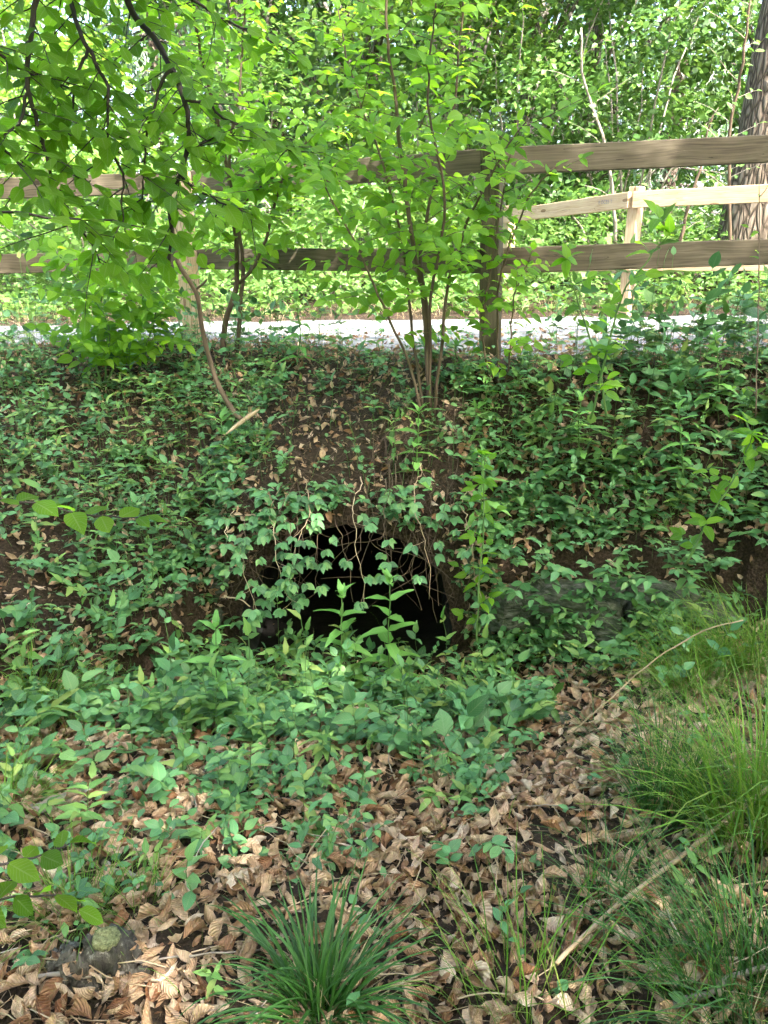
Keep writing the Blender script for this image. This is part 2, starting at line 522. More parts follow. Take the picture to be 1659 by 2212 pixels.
M['twig_grey'] = stem_mat('grey_stick', [(0.12, 0.095, 0.075), (0.24, 0.2, 0.165), (0.38, 0.33, 0.28)])
M['stem_green'] = stem_mat('green_stem', [(0.06, 0.12, 0.03), (0.1, 0.18, 0.05), (0.13, 0.2, 0.07)], bump=0.1)
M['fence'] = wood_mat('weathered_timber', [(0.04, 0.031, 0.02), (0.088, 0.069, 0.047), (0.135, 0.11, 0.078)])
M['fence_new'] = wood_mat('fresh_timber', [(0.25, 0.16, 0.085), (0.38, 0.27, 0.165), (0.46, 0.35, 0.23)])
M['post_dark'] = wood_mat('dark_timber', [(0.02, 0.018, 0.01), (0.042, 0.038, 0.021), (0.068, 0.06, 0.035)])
M['soil'] = noise_mat('forest_soil', [(0.01, 0.007, 0.005), (0.026, 0.017, 0.01), (0.055, 0.036, 0.022), (0.1, 0.068, 0.043)], scale=85, detail=10, dist=0.025, bump=1.0)
M['road'] = noise_mat('gravel_road', [(0.12, 0.12, 0.125), (0.22, 0.218, 0.215), (0.34, 0.33, 0.32)], scale=16, detail=12, dist=0.02)
M['stone'] = noise_mat('mossy_stone', [(0.025, 0.033, 0.018), (0.06, 0.072, 0.045), (0.11, 0.115, 0.085), (0.19, 0.19, 0.16)], scale=26, dist=0.03, bump=0.9, stretch=(0.8, 1, 2.4))
M['pipe'] = noise_mat('old_concrete_shade_tone', [(0.008, 0.01, 0.009), (0.02, 0.023, 0.02), (0.04, 0.042, 0.036)], scale=8)  # concrete darkened in colour to deepen the shade inside the pipe
M['bark'] = bark_mat('brown_bark', [(0.035, 0.026, 0.019), (0.1, 0.077, 0.058), (0.18, 0.145, 0.112)], 20)
M['bark_grey'] = bark_mat('grey_bark', [(0.07, 0.06, 0.05), (0.16, 0.14, 0.12), (0.28, 0.25, 0.22)], 18)
M['bark_smooth'] = noise_mat('beech_bark', [(0.09, 0.085, 0.07), (0.16, 0.15, 0.125), (0.22, 0.21, 0.18)], scale=12, stretch=(1, 1, 0.4))
M['rotten'] = noise_mat('rotten_wood', [(0.012, 0.011, 0.01), (0.045, 0.04, 0.033), (0.07, 0.062, 0.05), (0.3, 0.28, 0.24)], scale=55, dist=0.012, bump=1.0, stretch=(1, 1, 0.3))
M['ink'] = noise_mat('faded_ink', [(0.1, 0.1, 0.13), (0.2, 0.2, 0.24)], scale=80, bump=0.0)
M['silt'] = noise_mat('silt_shade_tone', [(0.004, 0.0035, 0.003), (0.01, 0.009, 0.007)], scale=9, rough=0.7)  # near-black colour carries the shade of the culvert floor
M['lichen'] = noise_mat('lichen_crust', [(0.03, 0.033, 0.015), (0.11, 0.115, 0.05), (0.2, 0.2, 0.11)], scale=170, dist=0.006, bump=1.0)
M['cone'] = stem_mat('cone_scale', [(0.12, 0.07, 0.04), (0.24, 0.15, 0.09), (0.34, 0.23, 0.15)], bump=0.1)
M['logend'] = noise_mat('sawn_log_end', [(0.05, 0.03, 0.02), (0.11, 0.07, 0.045), (0.16, 0.11, 0.07)], scale=30)
M['logbark'] = noise_mat('pale_log', [(0.16, 0.12, 0.06), (0.3, 0.23, 0.13), (0.4, 0.32, 0.2)], scale=20, stretch=(0.5, 1, 1))
# ------------------------------------------------------------------ the lie of the land
def fence_y(x):
    return np.interp(x, [-8, -1.32, 0.61, 8], [5.5, 5.4, 4.2, 3.9])

def road_z(x):
    return 0.93 + 0.022 * np.clip(x, -6, 6)

def road_far(x):
    return np.interp(x, [-30, -8, 0, 3, 8, 30], [9.5, 7.5, 7.15, 6.75, 5.9, 3.0])

def toe_y(x):
    return np.interp(x, [-6, -2.2, -1.4, -0.75, 0.4, 1.5, 2.2, 4, 8], [2.0, 2.2, 2.6, 3.3, 3.3, 3.25, 2.9, 2.4, 2.2])

def ground_z(x, y):
    x = np.asarray(x, float); y = np.asarray(y, float)
    lip = fence_y(x) - 0.32
    toe = toe_y(x)
    bz = np.interp(x, [-6, -2.2, -1.4, -.7, .35, 1.0, 1.6, 2.4, 4, 8], [.15, .0, -.2, -.36, -.36, -.26, -.1, .25, .6, .8])
    step = np.interp(x, [-6, -1.3, -.85, -.7, .36, .5, 1.5, 1.9, 2.3, 8], [0, 0, .35, .74, .74, .40, .38, .25, 0, 0])
    near = np.interp(x, [-6, -1.2, 0, .6, 1.5, 4, 8], [.2, .03, 0, .06, .32, .85, 1.1])
    q = np.clip((y - 1.0) / np.maximum(toe - 1.0, 0.1), 0, 1)
    q = q * q * (3 - 2 * q)
    z_near = near * (1 - q) + bz * q
    st = np.clip((y - toe) / 0.03, 0, 1) * step
    s = np.clip((y - toe) / np.maximum(lip - toe, 0.1), 0, 1)
    rz = road_z(x)
    z_bank = (bz + st) * (1 - s ** 0.85) + rz * s ** 0.85
    z = np.where(y < toe, z_near, z_bank)
    rough = np.where(y < lip + 0.2, 1.0, np.where(y < road_far(x) + 0.2, 0.12, 0.8))
    nz = 0.10 * vnoise(x * 2.1, y * 2.1, 1) + 0.05 * vnoise(x * 5.3, y * 5.3, 2) + 0.025 * vnoise(x * 13, y * 13, 3)
    far = np.clip(y - road_far(x) - 0.1, 0, 60)
    return z + nz * rough * 0.8 + 0.02 * far

def gz(x, y):
    return float(ground_z(np.array([x]), np.array([y]))[0])

def on_ground(px, py):
    d = ray(px, py)
    t = np.linspace(0.3, 14, 1400)
    p = EYE[None] + d[None] * t[:, None]
    h = p[:, 2] - ground_z(p[:, 0], p[:, 1])
    i = np.argmax(h < 0)
    if h[i] >= 0: i = len(t) - 1
    return p[i]

PIPE_X, PIPE_Z, PIPE_R, PIPE_Y = -0.17, -0.18, 0.53, 3.27

def axis_coords(a, b, fine, hi):
    c = list(np.arange(a, b + 1e-6, fine))
    s = fine
    v = b
    up = []
    while v < hi:
        s *= 1.35; v += s; up.append(v)
    v, s = a, fine
    dn = []
    while v > -hi:
        s *= 1.35; v -= s; dn.append(v)
    return np.array(dn[::-1] + c + up)

gx = axis_coords(-3.4, 3.4, 0.05, 220)
gy = axis_coords(0.3, 7.4, 0.05, 220)
gy = np.sort(np.concatenate([gy, [3.285, 3.305, 3.315, 3.325, 3.335]]))
GX, GY = np.meshgrid(gx, gy)
GZ = ground_z(GX, GY)
nxg, nyg = len(gx), len(gy)
gv = np.stack([GX, GY, GZ], -1).reshape(-1, 3)
ii, jj = np.meshgrid(np.arange(nyg - 1), np.arange(nxg - 1), indexing='ij')
a0 = ii * nxg + jj
gq = np.stack([a0, a0 + 1, a0 + nxg + 1, a0 + nxg], -1).reshape(-1, 4)
fc = gv[gq].mean(1); fmin = gv[gq][:, :, 2].min(1); fmax = gv[gq][:, :, 2].max(1)
hole = (np.abs(fc[:, 0] - PIPE_X) < PIPE_R + 0.0) & (fc[:, 1] > 3.295) & (fc[:, 1] < 3.345) & (fmax - fmin > 0.04)
gq = gq[~hole]
ground = link('forest_floor', mesh_np('forest_floor', gv, gq, np.full(len(gq), 4), None, M['soil']))
tag(ground, 'leaf strewn hollow and bank below the road', kind='structure')

# road: a sheet a little above the ground, its edges ragged
xs = np.concatenate([np.arange(-40, -6, 2.0), np.arange(-6, 6, 0.12), np.arange(6, 41, 2.0)])
rv_, rq = [], []
for i, x in enumerate(xs):
    yn = float(fence_y(x)) + 0.17 + 0.10 * float(vnoise(np.array(x * 3.1), np.array(0.3), 5))
    yf = float(road_far(x)) + 0.42 * float(vnoise(np.array(x * 3.7), np.array(9.3), 6))
    for k in range(9):
        y = yn + (yf - yn) * k / 8
        rv_.append((x, y, float(road_z(x)) + 0.022 + 0.018 * math.sin(math.pi * k / 8) + (0.0 if 0 < k < 8 else -0.03)))
for i in range(len(xs) - 1):
    for k in range(8):
        b = i * 9 + k
        rq.append((b, b + 9, b + 10, b + 1))
road = link('road', mesh_np('road', rv_, rq, np.full(len(rq), 4), None, M['road']))
tag(road, 'sunlit pale gravel lane beyond the fence', kind='structure')

# ------------------------------------------------------------------ culvert and stones
def rock_mesh(name, dims, seed, mat, sub=2, rough=0.05):
    r = random.Random(seed)
    bm = bmesh.new()
    for _ in range(26):
        v = Vector((r.uniform(-1, 1), r.uniform(-1, 1), r.uniform(-1, 1)))
        m_ = max(abs(v.x), abs(v.y), abs(v.z))
        v = v / m_ * r.uniform(0.82, 1.0)
        bm.verts.new(v)
    bmesh.ops.convex_hull(bm, input=bm.verts)
    for v in [v for v in bm.verts if not v.link_faces]: bm.verts.remove(v)
    bmesh.ops.subdivide_edges(bm, edges=bm.edges, cuts=sub, use_grid_fill=True)
    bmesh.ops.triangulate(bm, faces=bm.faces)
    bmesh.ops.smooth_vert(bm, verts=bm.verts, factor=0.35, use_axis_x=True, use_axis_y=True, use_axis_z=True)
    for v in bm.verts:
        n = mnoise.noise(v.co * 1.7 + Vector((seed, 0, 0))) * rough * 2 + mnoise.noise(v.co * 5 + Vector((0, seed, 0))) * rough
        n += 0.5 * rough * math.sin(v.co.z * 14 + seed + v.co.x * 2)
        v.co = v.co * (1 + n)
        v.co = Vector((v.co.x * dims[0], v.co.y * dims[1], v.co.z * dims[2]))
    me = bpy.data.meshes.new(name)
    bm.to_mesh(me); bm.free()
    me.materials.append(mat)
    return me

def rock(name, loc, dims, seed, rot=(0, 0, 0), parent=None, mat=None, **kw):
    o = link(name, rock_mesh(name, dims, seed, mat or M['stone'], **kw), parent, None, loc)
    o.rotation_euler = rot
    return o

culvert = empty('culvert', (PIPE_X, PIPE_Y, -0.36), 'dark round culvert mouth in the bank, half hidden by hanging vines', 'culvert')
sides = 40
pv, pq = [], []
prof = [(PIPE_R + 0.05, 0.30), (PIPE_R + 0.05, 0.11), (PIPE_R + 0.04, 0.09), (PIPE_R + 0.01, 0.09), (PIPE_R, 0.1)] + [(PIPE_R - 0.004 * (k % 2), 0.4 * k) for k in range(1, 10)]
for r_, y_ in prof:
    for k in range(sides):
        a = k * 2 * math.pi / sides
        w = 1 + 0.012 * math.sin(3 * a + y_ * 4)
        pv.append((PIPE_X + r_ * w * math.cos(a), PIPE_Y + y_, PIPE_Z + r_ * w * math.sin(a)))
for i in range(len(prof) - 1):
    for k in range(sides):
        k2 = (k + 1) % sides
        pq.append((i * sides + k, i * sides + k2, (i + 1) * sides + k2, (i + 1) * sides + k))
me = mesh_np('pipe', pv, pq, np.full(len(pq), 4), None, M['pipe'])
link('pipe', me, culvert)
# pipe-floor silt, near-black to paint the shade inside; added end rise blocks daylight
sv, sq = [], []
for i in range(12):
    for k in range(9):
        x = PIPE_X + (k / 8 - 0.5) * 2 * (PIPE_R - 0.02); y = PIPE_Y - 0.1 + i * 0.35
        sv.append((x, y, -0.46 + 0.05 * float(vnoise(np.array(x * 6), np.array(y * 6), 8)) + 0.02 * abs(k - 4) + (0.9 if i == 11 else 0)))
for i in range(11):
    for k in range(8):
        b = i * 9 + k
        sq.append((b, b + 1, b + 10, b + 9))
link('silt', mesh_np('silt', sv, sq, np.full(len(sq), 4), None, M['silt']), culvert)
# earth packed round the mouth, and a few rough stones in it
ev, eq = [], []
for i in range(6):
    for k in range(sides + 1):
        a = -0.5 + k * (math.pi + 1.0) / sides
        r_ = PIPE_R - 0.025 + 0.06 * i + (0.05 * float(vnoise(np.array(a * 3.3), np.array(1.7), 14)) + 0.03 * float(vnoise(np.array(a * 9.1), np.array(5.7), 15)) if i == 0 else 0)
        x_ = PIPE_X + r_ * math.cos(a)
        nz_ = float(vnoise(np.array(math.cos(a) * r_ * 9 + 3), np.array(math.sin(a) * r_ * 9), 12))
        z_ = PIPE_Z + r_ * math.sin(a) + (0.03 * nz_ if i else 0.02 * nz_)
        y_ = PIPE_Y + 0.0 + 0.07 * nz_ * min(1, i) + 0.012 * i
        zg = gz(x_, 3.40)
        if z_ > zg - 0.02:
            z_ = zg - 0.02; y_ = max(y_, 3.36)
        ev.append((x_, y_, z_))
for i in range(5):
    for k in range(sides):
        b = i * (sides + 1) + k
        eq.append((b, b + 1, b + sides + 2, b + sides + 1))
link('earth_face', mesh_np('earth_face', ev, eq, np.full(len(eq), 4), None, M['soil']), culvert)
for i, (a, dr, sz) in enumerate([(0.12, 0.12, 0.09), (0.5, 0.15, 0.07), (2.75, 0.13, 0.085), (3.05, 0.13, 0.09)]):
    rr = PIPE_R + dr
    loc = (PIPE_X + rr * math.cos(a), PIPE_Y + 0.08, PIPE_Z + rr * math.sin(a) * 0.97)
    rock('stone', loc, (sz * 1.25, 0.10, sz * 0.8), 40 + i, (0, -a + R(90) + 0.2 * (i % 2), 0), culvert, sub=2, rough=0.07)

# boulders of the low wall beside the culvert
bw = [((1240, 1300), 3.30, (0.24, 0.20, 0.155), 'wide dark green boulder in the low wall beside the culvert'),
      ((1425, 1300), 3.25, (0.17, 0.18, 0.15), 'pale grey flat-topped boulder in the low wall under the ferny bank'),
      ((1540, 1320), 3.22, (0.13, 0.15, 0.14), 'small grey boulder at the grassy end of the low wall'),
      ((1095, 1300), 3.27, (0.10, 0.12, 0.12), 'narrow upright stone between the culvert mouth and the wide boulder'),
      ((1175, 1540), 2.68, (0.17, 0.11, 0.045), 'flat grey slab lying on the leaf litter below the wall'),
      ((1590, 1190), 3.35, (0.11, 0.10, 0.10), 'rounded mossy stone sticking out of the bank above the grass'),
      ((1385, 1165), 3.5, (0.11, 0.10, 0.07), 'mossy stone buried in the bank above the low wall'),
      ]
for i, (p, y, dm, lb) in enumerate(bw):
    c = at(p[0], p[1], y) - np.array([0, 0, 0.025])
    o = rock('boulder', c, dm, 70 + i * 3, (0.15 * (i % 3 - 1), 0.12 * (i % 2) - 0.07, 0.25 * (i % 4 - 1.5)), sub=4, rough=0.075)
    tag(o, lb, 'boulder', 'stones of the bank')

# ------------------------------------------------------------------ fences
def beam(name, a, b, depth, height, mat, parent, face=None, seed=0, bow=0.0):
    """timber of the given section from a to b; its local x runs along it"""
    a = Vector(tuple(a)); b = Vector(tuple(b)); L_ = (b - a).length
    r = random.Random(seed)
    bm = bmesh.new()
    bmesh.ops.create_cube(bm, size=1)
    bmesh.ops.subdivide_edges(bm, edges=[e for e in bm.edges if abs((e.verts[0].co - e.verts[1].co).x) > 0.5], cuts=7)
    for v in bm.verts:
        v.co = Vector((v.co.x * L_, v.co.y * depth, v.co.z * height))
        t = v.co.x / L_
        v.co.z += bow * (0.25 - t * t) + 0.004 * mnoise.noise(Vector((v.co.x * 3, seed, v.co.z * 20)))
        v.co.y += 0.003 * mnoise.noise(Vector((v.co.x * 3, seed + 5, v.co.z * 9)))
    bmesh.ops.bevel(bm, geom=[e for e in bm.edges if e.calc_face_angle(0) > 1.0], offset=0.004, segments=1, affect='EDGES')
    me = bpy.data.meshes.new(name); bm.to_mesh(me); bm.free()
    me.materials.append(mat)
    o = link(name, me, parent, None, (a + b) / 2)
    X = (b - a).normalized()
    if face is None:
        Z = Vector((0, 0, 1)); Y = Z.cross(X).normalized(); Z = X.cross(Y)
    else:
        Y = Vector(face); Y = (Y - X * Y.dot(X)).normalized(); Z = X.cross(Y)
    o.rotation_euler = Matrix((X, Y, Z)).transposed().to_euler()
    return o

near_posts = [(-3.55, 5.48), (-1.32, 5.40), (0.575, 4.20), (2.75, 4.10)]
nf = empty('wooden_fence', (0.61, 4.2, 0.93), 'weathered brown two-rail timber fence along the near edge of the lane', 'fence')
top_z = [1.885, 1.945, 1.945, 2.03]
low_z = [1.405, 1.464, 1.462, 1.53]
for i, (x, y) in enumerate(near_posts):
    d = np.array(near_posts[min(i + 1, 3)]) - np.array(near_posts[max(i - 1, 0)])
    if i == 2: d = np.array([1.0, -0.38])
    if i == 1: d = np.array([1.0, -0.75])
    fr = (-d[1], d[0], 0)
    g = float(road_z(x))
    lean = [(0, 0), (0.0, 0.01), (-0.035, 0.0), (0, 0)][i]
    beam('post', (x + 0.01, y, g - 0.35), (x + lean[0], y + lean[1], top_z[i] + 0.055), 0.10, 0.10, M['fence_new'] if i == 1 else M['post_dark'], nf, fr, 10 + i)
for i in range(3):
    (xa, ya), (xb, yb) = near_posts[i], near_posts[i + 1]
    d = unit(np.array([xb - xa, yb - ya])); n = np.array([-d[1], d[0]]) * 0.072
    for k, zz in enumerate((top_z, low_z)):
        e0, e1 = (0.0, -0.006)
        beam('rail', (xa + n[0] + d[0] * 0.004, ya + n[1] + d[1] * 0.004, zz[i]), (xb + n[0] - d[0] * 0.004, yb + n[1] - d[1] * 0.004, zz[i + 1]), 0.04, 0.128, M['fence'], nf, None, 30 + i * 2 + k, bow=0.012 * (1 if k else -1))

far_posts = [(1.32, 8.60), (2.12, 6.96), (3.85, 5.75)]
ff = empty('wooden_fence', (2.25, 6.96, 0.96), 'sunlit pale new timber fence on the far side of the lane', 'fence')
ftop = [1.865, 1.925, 1.945]
for i, (x, y) in enumerate(far_posts):
    d = unit(np.array(far_posts[min(i + 1, 2)]) - np.array(far_posts[max(i - 1, 0)]))
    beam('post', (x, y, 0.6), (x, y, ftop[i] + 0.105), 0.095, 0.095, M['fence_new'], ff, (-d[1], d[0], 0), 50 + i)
for i in range(2):
    (xa, ya), (xb, yb) = far_posts[i], far_posts[i + 1]
    d = unit(np.array([xb - xa, yb - ya])); n = np.array([d[1], -d[0]]) * 0.07
    for k, dz in enumerate((0.0, -0.50)):
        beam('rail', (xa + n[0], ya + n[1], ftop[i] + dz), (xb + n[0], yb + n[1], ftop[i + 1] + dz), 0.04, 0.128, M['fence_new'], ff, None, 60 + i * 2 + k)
    if i == 0:
        cu = bpy.data.curves.new('ink_stamp', 'FONT'); cu.body = 'E DCB5 T'; cu.size = 0.042; cu.materials.append(M['ink'])
        st_ = bpy.data.objects.new('ink_stamp', cu); COL.objects.link(st_); st_.parent = ff
        q_ = np.array([xb, yb]) - d * 0.36 + unit(n) * 0.0925
        Mx = Matrix(((d[0], 0, unit(n)[0]), (d[1], 0, unit(n)[1]), (0, 1, 0)))
        dg = bpy.context.evaluated_depsgraph_get(); me_ = bpy.data.meshes.new_from_object(st_.evaluated_get(dg)); bpy.data.objects.remove(st_)
        st_ = bpy.data.objects.new('ink_stamp', me_); COL.objects.link(st_); st_.parent = ff
        st_.rotation_euler = Mx.to_euler(); st_.location = Vector((q_[0], q_[1], ftop[1] - 0.016)) - ff.location
# ------------------------------------------------------------------ leaf shapes
T_beech = [leaf_template(6, 3, w, 0.92, f, d, 0.03, seed=i) for i, (w, f, d) in enumerate([(0.66, 0.12, 0.10), (0.62, 0.25, 0.18), (0.7, 0.05, 0.05), (0.64, 0.35, 0.25)])]
T_point = [leaf_template(6, 3, w, 0.75, f, d, 0.02, seed=i) for i, (w, f, d) in enumerate([(0.58, 0.2, 0.2), (0.54, 0.3, 0.32), (0.62, 0.1, 0.12), (0.56, 0.22, 0.4)])]
T_cover = [leaf_template(6, 3, w, 0.78, f, d, 0.03, seed=i + 9) for i, (w, f, d) in enumerate([(0.6, 0.18, 0.15), (0.56, 0.3, 0.28), (0.66, 0.08, 0.08), (0.5, 0.22, 0.4), (0.62, 0.4, 0.2)])]
T_lance = [leaf_template(7, 3, w, 0.62, f, d, 0.02, seed=i + 19, serr=0.1) for i, (w, f, d) in enumerate([(0.36, 0.3, 0.3), (0.4, 0.2, 0.15), (0.33, 0.4, 0.45)])]
T_small = [leaf_template(4, 3, w, 0.8, f, d, 0.0, seed=i + 29) for i, (w, f, d) in enumerate([(0.6, 0.2, 0.15), (0.54, 0.3, 0.3), (0.66, 0.1, 0.1)])]
T_far = [leaf_template(3, 2, w, 0.8, f, d, 0.0, seed=i + 39) for i, (w, f, d) in enumerate([(0.75, 0.0, 0.15), (0.62, 0.0, 0.4)])]
T_mid = [leaf_template(4, 2, w, 0.8, 0.0, d, 0.0, seed=i + 49) for i, (w, d) in enumerate([(0.65, 0.15), (0.55, 0.35), (0.7, 0.05)])]
T_dead = []
for i in range(12):
    r = random.Random(100 + i)
    T_dead.append(bent_leaf(6, 5, r.uniform(0.55, 0.72), 0.92, r.uniform(-1.9, 2.2), r.uniform(-0.3, 0.6), r.uniform(0.7, 2.5) * r.choice((1, 1, -1)), 100 + i, r.uniform(-0.9, 0.9), 0.012))
T_dead_s = []
for i in range(10):
    r = random.Random(140 + i)
    T_dead_s.append(bent_leaf(4, 4, r.uniform(0.55, 0.72), 0.92, r.uniform(-1.8, 2.0), r.uniform(-0.3, 0.6), r.uniform(0.7, 2.4) * r.choice((1, 1, -1)), 140 + i, r.uniform(-0.9, 0.9)))

def blade_template(width, bend, nu=8, seed=0, fold=0.5):
    v, u, q = [], [], []
    for i in range(nu):
        t = i / (nu - 1)
        w = width * 0.5 * (1 - t ** 2.2) * (0.6 + 0.4 * min(1, t * 6)) + 0.0012
        a = bend * t ** 1.6
        for j in (-1, 0, 1):
            v.append((t, j * w, abs(j) * w * fold)); u.append((t, j))
    v = np.array(v)
    # bend downwards progressively
    xs_, zs_ = [0.0], [0.0]
    for i in range(1, nu):
        t = (i - 0.5) / (nu - 1)
        a = bend * t ** 1.4
        xs_.append(xs_[-1] + math.cos(a) / (nu - 1)); zs_.append(zs_[-1] - math.sin(a) / (nu - 1))
    for i in range(nu):
        a = bend * (i / (nu - 1)) ** 1.4
        for j in range(3):
            k = i * 3 + j
            z = v[k, 2]
            v[k, 0] = xs_[i] + z * math.sin(a); v[k, 2] = zs_[i] + z * math.cos(a)
    for i in range(nu - 1):
        for j in range(2):
            b = i * 3 + j
            q.append((b, b + 3, b + 4, b + 1))
    return v, np.array(q), np.array(u, float)

T_blade = [blade_template(0.022, b, 9, i) for i, b in enumerate((0.6, 1.0, 1.5, 1.9, 2.3))]
T_fine = [blade_template(0.0085, b, 6, i) for i, b in enumerate((0.2, 0.5, 0.9, 1.3, 1.8))]
T_strip = [blade_template(0.10, b, 4, i, 0.2) for i, b in enumerate((0.1, 0.4))]

ME_beech = temp_meshes('beech_leaf', T_beech, M['beech'])
ME_point = temp_meshes('shrub_leaf', T_point, M['shrub'])
ME_cover = temp_meshes('cover_leaf', T_cover, M['cover'])
ME_lance = temp_meshes('herb_leaf', T_lance, M['herb'])
ME_dead = temp_meshes('dead_leaf', T_dead, M['dead'])
ME_blade = temp_meshes('grass_blade', T_blade, M['grass'])

UP = np.array([0, 0, 1.0])
LIGHT = np.array([0.18, -0.75, 0.0])      # open side of the hollow: leaves tilt a little towards it
def rnd3(s=1.0):
    return rng.normal(0, s, 3)

def leafy_twig(L, tb, path, rad, step, size, spread=0.9, opposite=False, droop=0.0, njit=0.35, start=0.15, side_n=None, tip=True, tilt=0.7):
    """twig along path; leaves set along it left and right in a roughly level spray"""
    path = np.asarray(path, float)
    if tb is not None:
        tb.add(path, np.linspace(rad, rad * 0.45, len(path)), 4, False)
    seg = np.linalg.norm(np.diff(path, axis=0), axis=1)
    cum = np.concatenate([[0], np.cumsum(seg)])
    tot = cum[-1]
    s = tot * start
    side = 1 if rng.random() < 0.5 else -1
    while s < tot:
        p = np.array([np.interp(s, cum, path[:, k]) for k in range(3)])
        i = min(len(path) - 2, int(np.searchsorted(cum, s) - 1)); i = max(i, 0)
        t = unit(path[i + 1] - path[i])
        nrm = unit((UP + LIGHT * tilt if side_n is None else side_n) + rnd3(njit * 0.5))
        lat = unit(np.cross(t, nrm))
        for sd in ((1, -1) if opposite else (side,)):
            d = unit(t * (1 - 0.55 * spread) + lat * sd * spread + rnd3(0.12) - UP * droop)
            L.add(p, d, unit(nrm + rnd3(njit)), size * rng.uniform(0.72, 1.15) * (0.75 + 0.25 * min(1, (tot - s) / (0.3 * tot + 1e-6))))
        side = -side
        s += step * rng.uniform(0.75, 1.3)
    if tip:
        t = unit(path[-1] - path[-2])
        L.add(path[-1], unit(t + rnd3(0.15) - UP * droop * 0.6), unit(UP + LIGHT * tilt + rnd3(njit)), size * rng.uniform(0.75, 1.0))

def grow(L, tb, stem, rad, spacing, length, leaf_step, size, opposite=False, droop=0.1, rise=0.2, start=0.1, taper=0.6, tw_rad=0.0018, spread=0.9, bias=None, njit=0.35):
    """side twigs with leaves along a stem path"""
    stem = np.asarray(stem, float)
    seg = np.linalg.norm(np.diff(stem, axis=0), axis=1)
    cum = np.concatenate([[0], np.cumsum(seg)]); tot = cum[-1]
    s = tot * start
    ang = rng.random() * 6.28
    while s < tot:
        p = np.array([np.interp(s, cum, stem[:, k]) for k in range(3)])
        i = max(0, min(len(stem) - 2, int(np.searchsorted(cum, s) - 1)))
        t = unit(stem[i + 1] - stem[i])
        ang += 2.4 + rng.normal(0, 0.4)
        h = np.array([math.cos(ang), math.sin(ang), 0])
        d = unit(h + t * 0.5 + UP * rise + rnd3(0.15) + (0 if bias is None else bias))
        l = length * rng.uniform(0.5, 1.2) * (1 - (1 - taper) * s / tot)
        n = 5
        pts = [p]
        for k in range(n):
            d = unit(d - UP * droop * 0.35 + rnd3(0.07))
            pts.append(pts[-1] + d * l / n)
        leafy_twig(L, tb, np.array(pts), tw_rad, leaf_step, size, spread, opposite, droop, njit)
        s += spacing * rng.uniform(0.7, 1.3)

def pts(*a):
    return [at(*q) for q in a]

# ------------------------------------------------------------------ the overhanging beech
beech = empty('beech_tree', (-2.6, -1.4, 0.1), 'beech branches with round green leaves hanging down into the upper left', 'tree')
tb = Tubes()
tb.add(smooth_path([(-2.6, -1.4, -0.2), (-2.55, -1.4, 2.0), (-2.5, -1.3, 4.5), (-2.3, -1.2, 7.5)]), np.linspace(0.19, 0.07, 19), 12)
tb.build('trunk', M['bark_smooth'], beech)
BL = Leaves()
limbs = [((-2.52, -1.33, 3.3), (-1.9, 0.2, 3.75), (-1.35, 1.3, 3.35)), ((-2.52, -1.33, 2.7), (-2.3, 0.3, 3.0), (-1.9, 1.5, 2.75))]
for lm in limbs:
    t2 = Tubes(); sp = smooth_path(lm); t2.add(sp, np.linspace(0.045, 0.014, len(sp)), 7); t2.build('branch', M['twig_dark'], beech)
hang = [
    (pts((215, -330, 1.75), (250, -90, 2.2), (290, 20, 2.25), (335, 75, 2.2), (372, 140, 2.15), (398, 215, 2.1), (405, 290, 2.1), (385, 370, 2.06), (362, 430, 2.05), (370, 500, 2.05), (364, 570, 2.05)), 0.008, limbs[0][2]),
    (pts((372, 140, 2.15), (342, 200, 2.12), (324, 270, 2.1), (317, 350, 2.08), (308, 430, 2.06)), 0.004, None),
    (pts((120, -300, 1.8), (140, -80, 2.1), (165, 30, 2.05), (188, 100, 2.0), (212, 145, 2.0), (234, 205, 1.98), (232, 300, 1.95)), 0.006, limbs[1][2]),
    (pts((190, 105, 2.0), (163, 160, 1.98), (148, 230, 1.96), (118, 300, 1.95)), 0.0035, None),
    (pts((70, -300, 1.8), (92, -60, 1.95), (76, 30, 1.95), (68, 110, 1.92), (60, 200, 1.9), (86, 270, 1.9), (105, 340, 1.9), (128, 430, 1.9)), 0.0065, limbs[1][2]),
    (pts((60, 200, 1.9), (40, 270, 1.85), (-10, 305, 1.8)), 0.0035, None),
    (pts((-120, 240, 1.75), (0, 305, 1.8), (60, 350, 1.82), (125, 430, 1.85)), 0.003, None),
    (pts((-160, 60, 1.9), (-20, 110, 1.9), (60, 170, 1.92), (150, 190, 1.95)), 0.004, None),
    (pts((250, -90, 2.2), (380, -20, 2.3), (480, 40, 2.4), (560, 80, 2.5), (640, 120, 2.55)), 0.004, None),
    (pts((398, 215, 2.1), (470, 240, 2.15), (560, 290, 2.2), (640, 330, 2.25)), 0.0032, None),
    (pts((405, 330, 2.1), (450, 310, 2.1), (480, 290, 2.1)), 0.003, None),
    (pts((128, 430, 1.9), (150, 480, 1.92), (200, 530, 1.95), (230, 580, 1.98)), 0.003, None),
    (pts((385, 370, 2.06), (440, 420, 2.1), (500, 450, 2.15), (570, 470, 2.2)), 0.003, None),
    (pts((232, 300, 1.95), (260, 370, 1.97), (255, 440, 1.98), (270, 500, 2.0)), 0.003, None),
    (pts((-200, 440, 1.5), (-30, 462, 1.6), (120, 462, 1.65), (230, 470, 1.7), (310, 492, 1.72)), 0.0028, None),
    (pts((-200, 1020, 1.35), (-40, 1060, 1.45), (90, 1080, 1.5), (200, 1100, 1.52), (310, 1118, 1.54)), 0.0026, None),
    (pts((-220, 1890, 0.95), (-60, 1880, 1.02), (60, 1850, 1.06), (150, 1822, 1.1)), 0.0026, None),
    (pts((-220, 2010, 0.9), (-40, 1960, 1.0), (90, 1945, 1.04), (170, 1965, 1.06)), 0.0026, None),
]
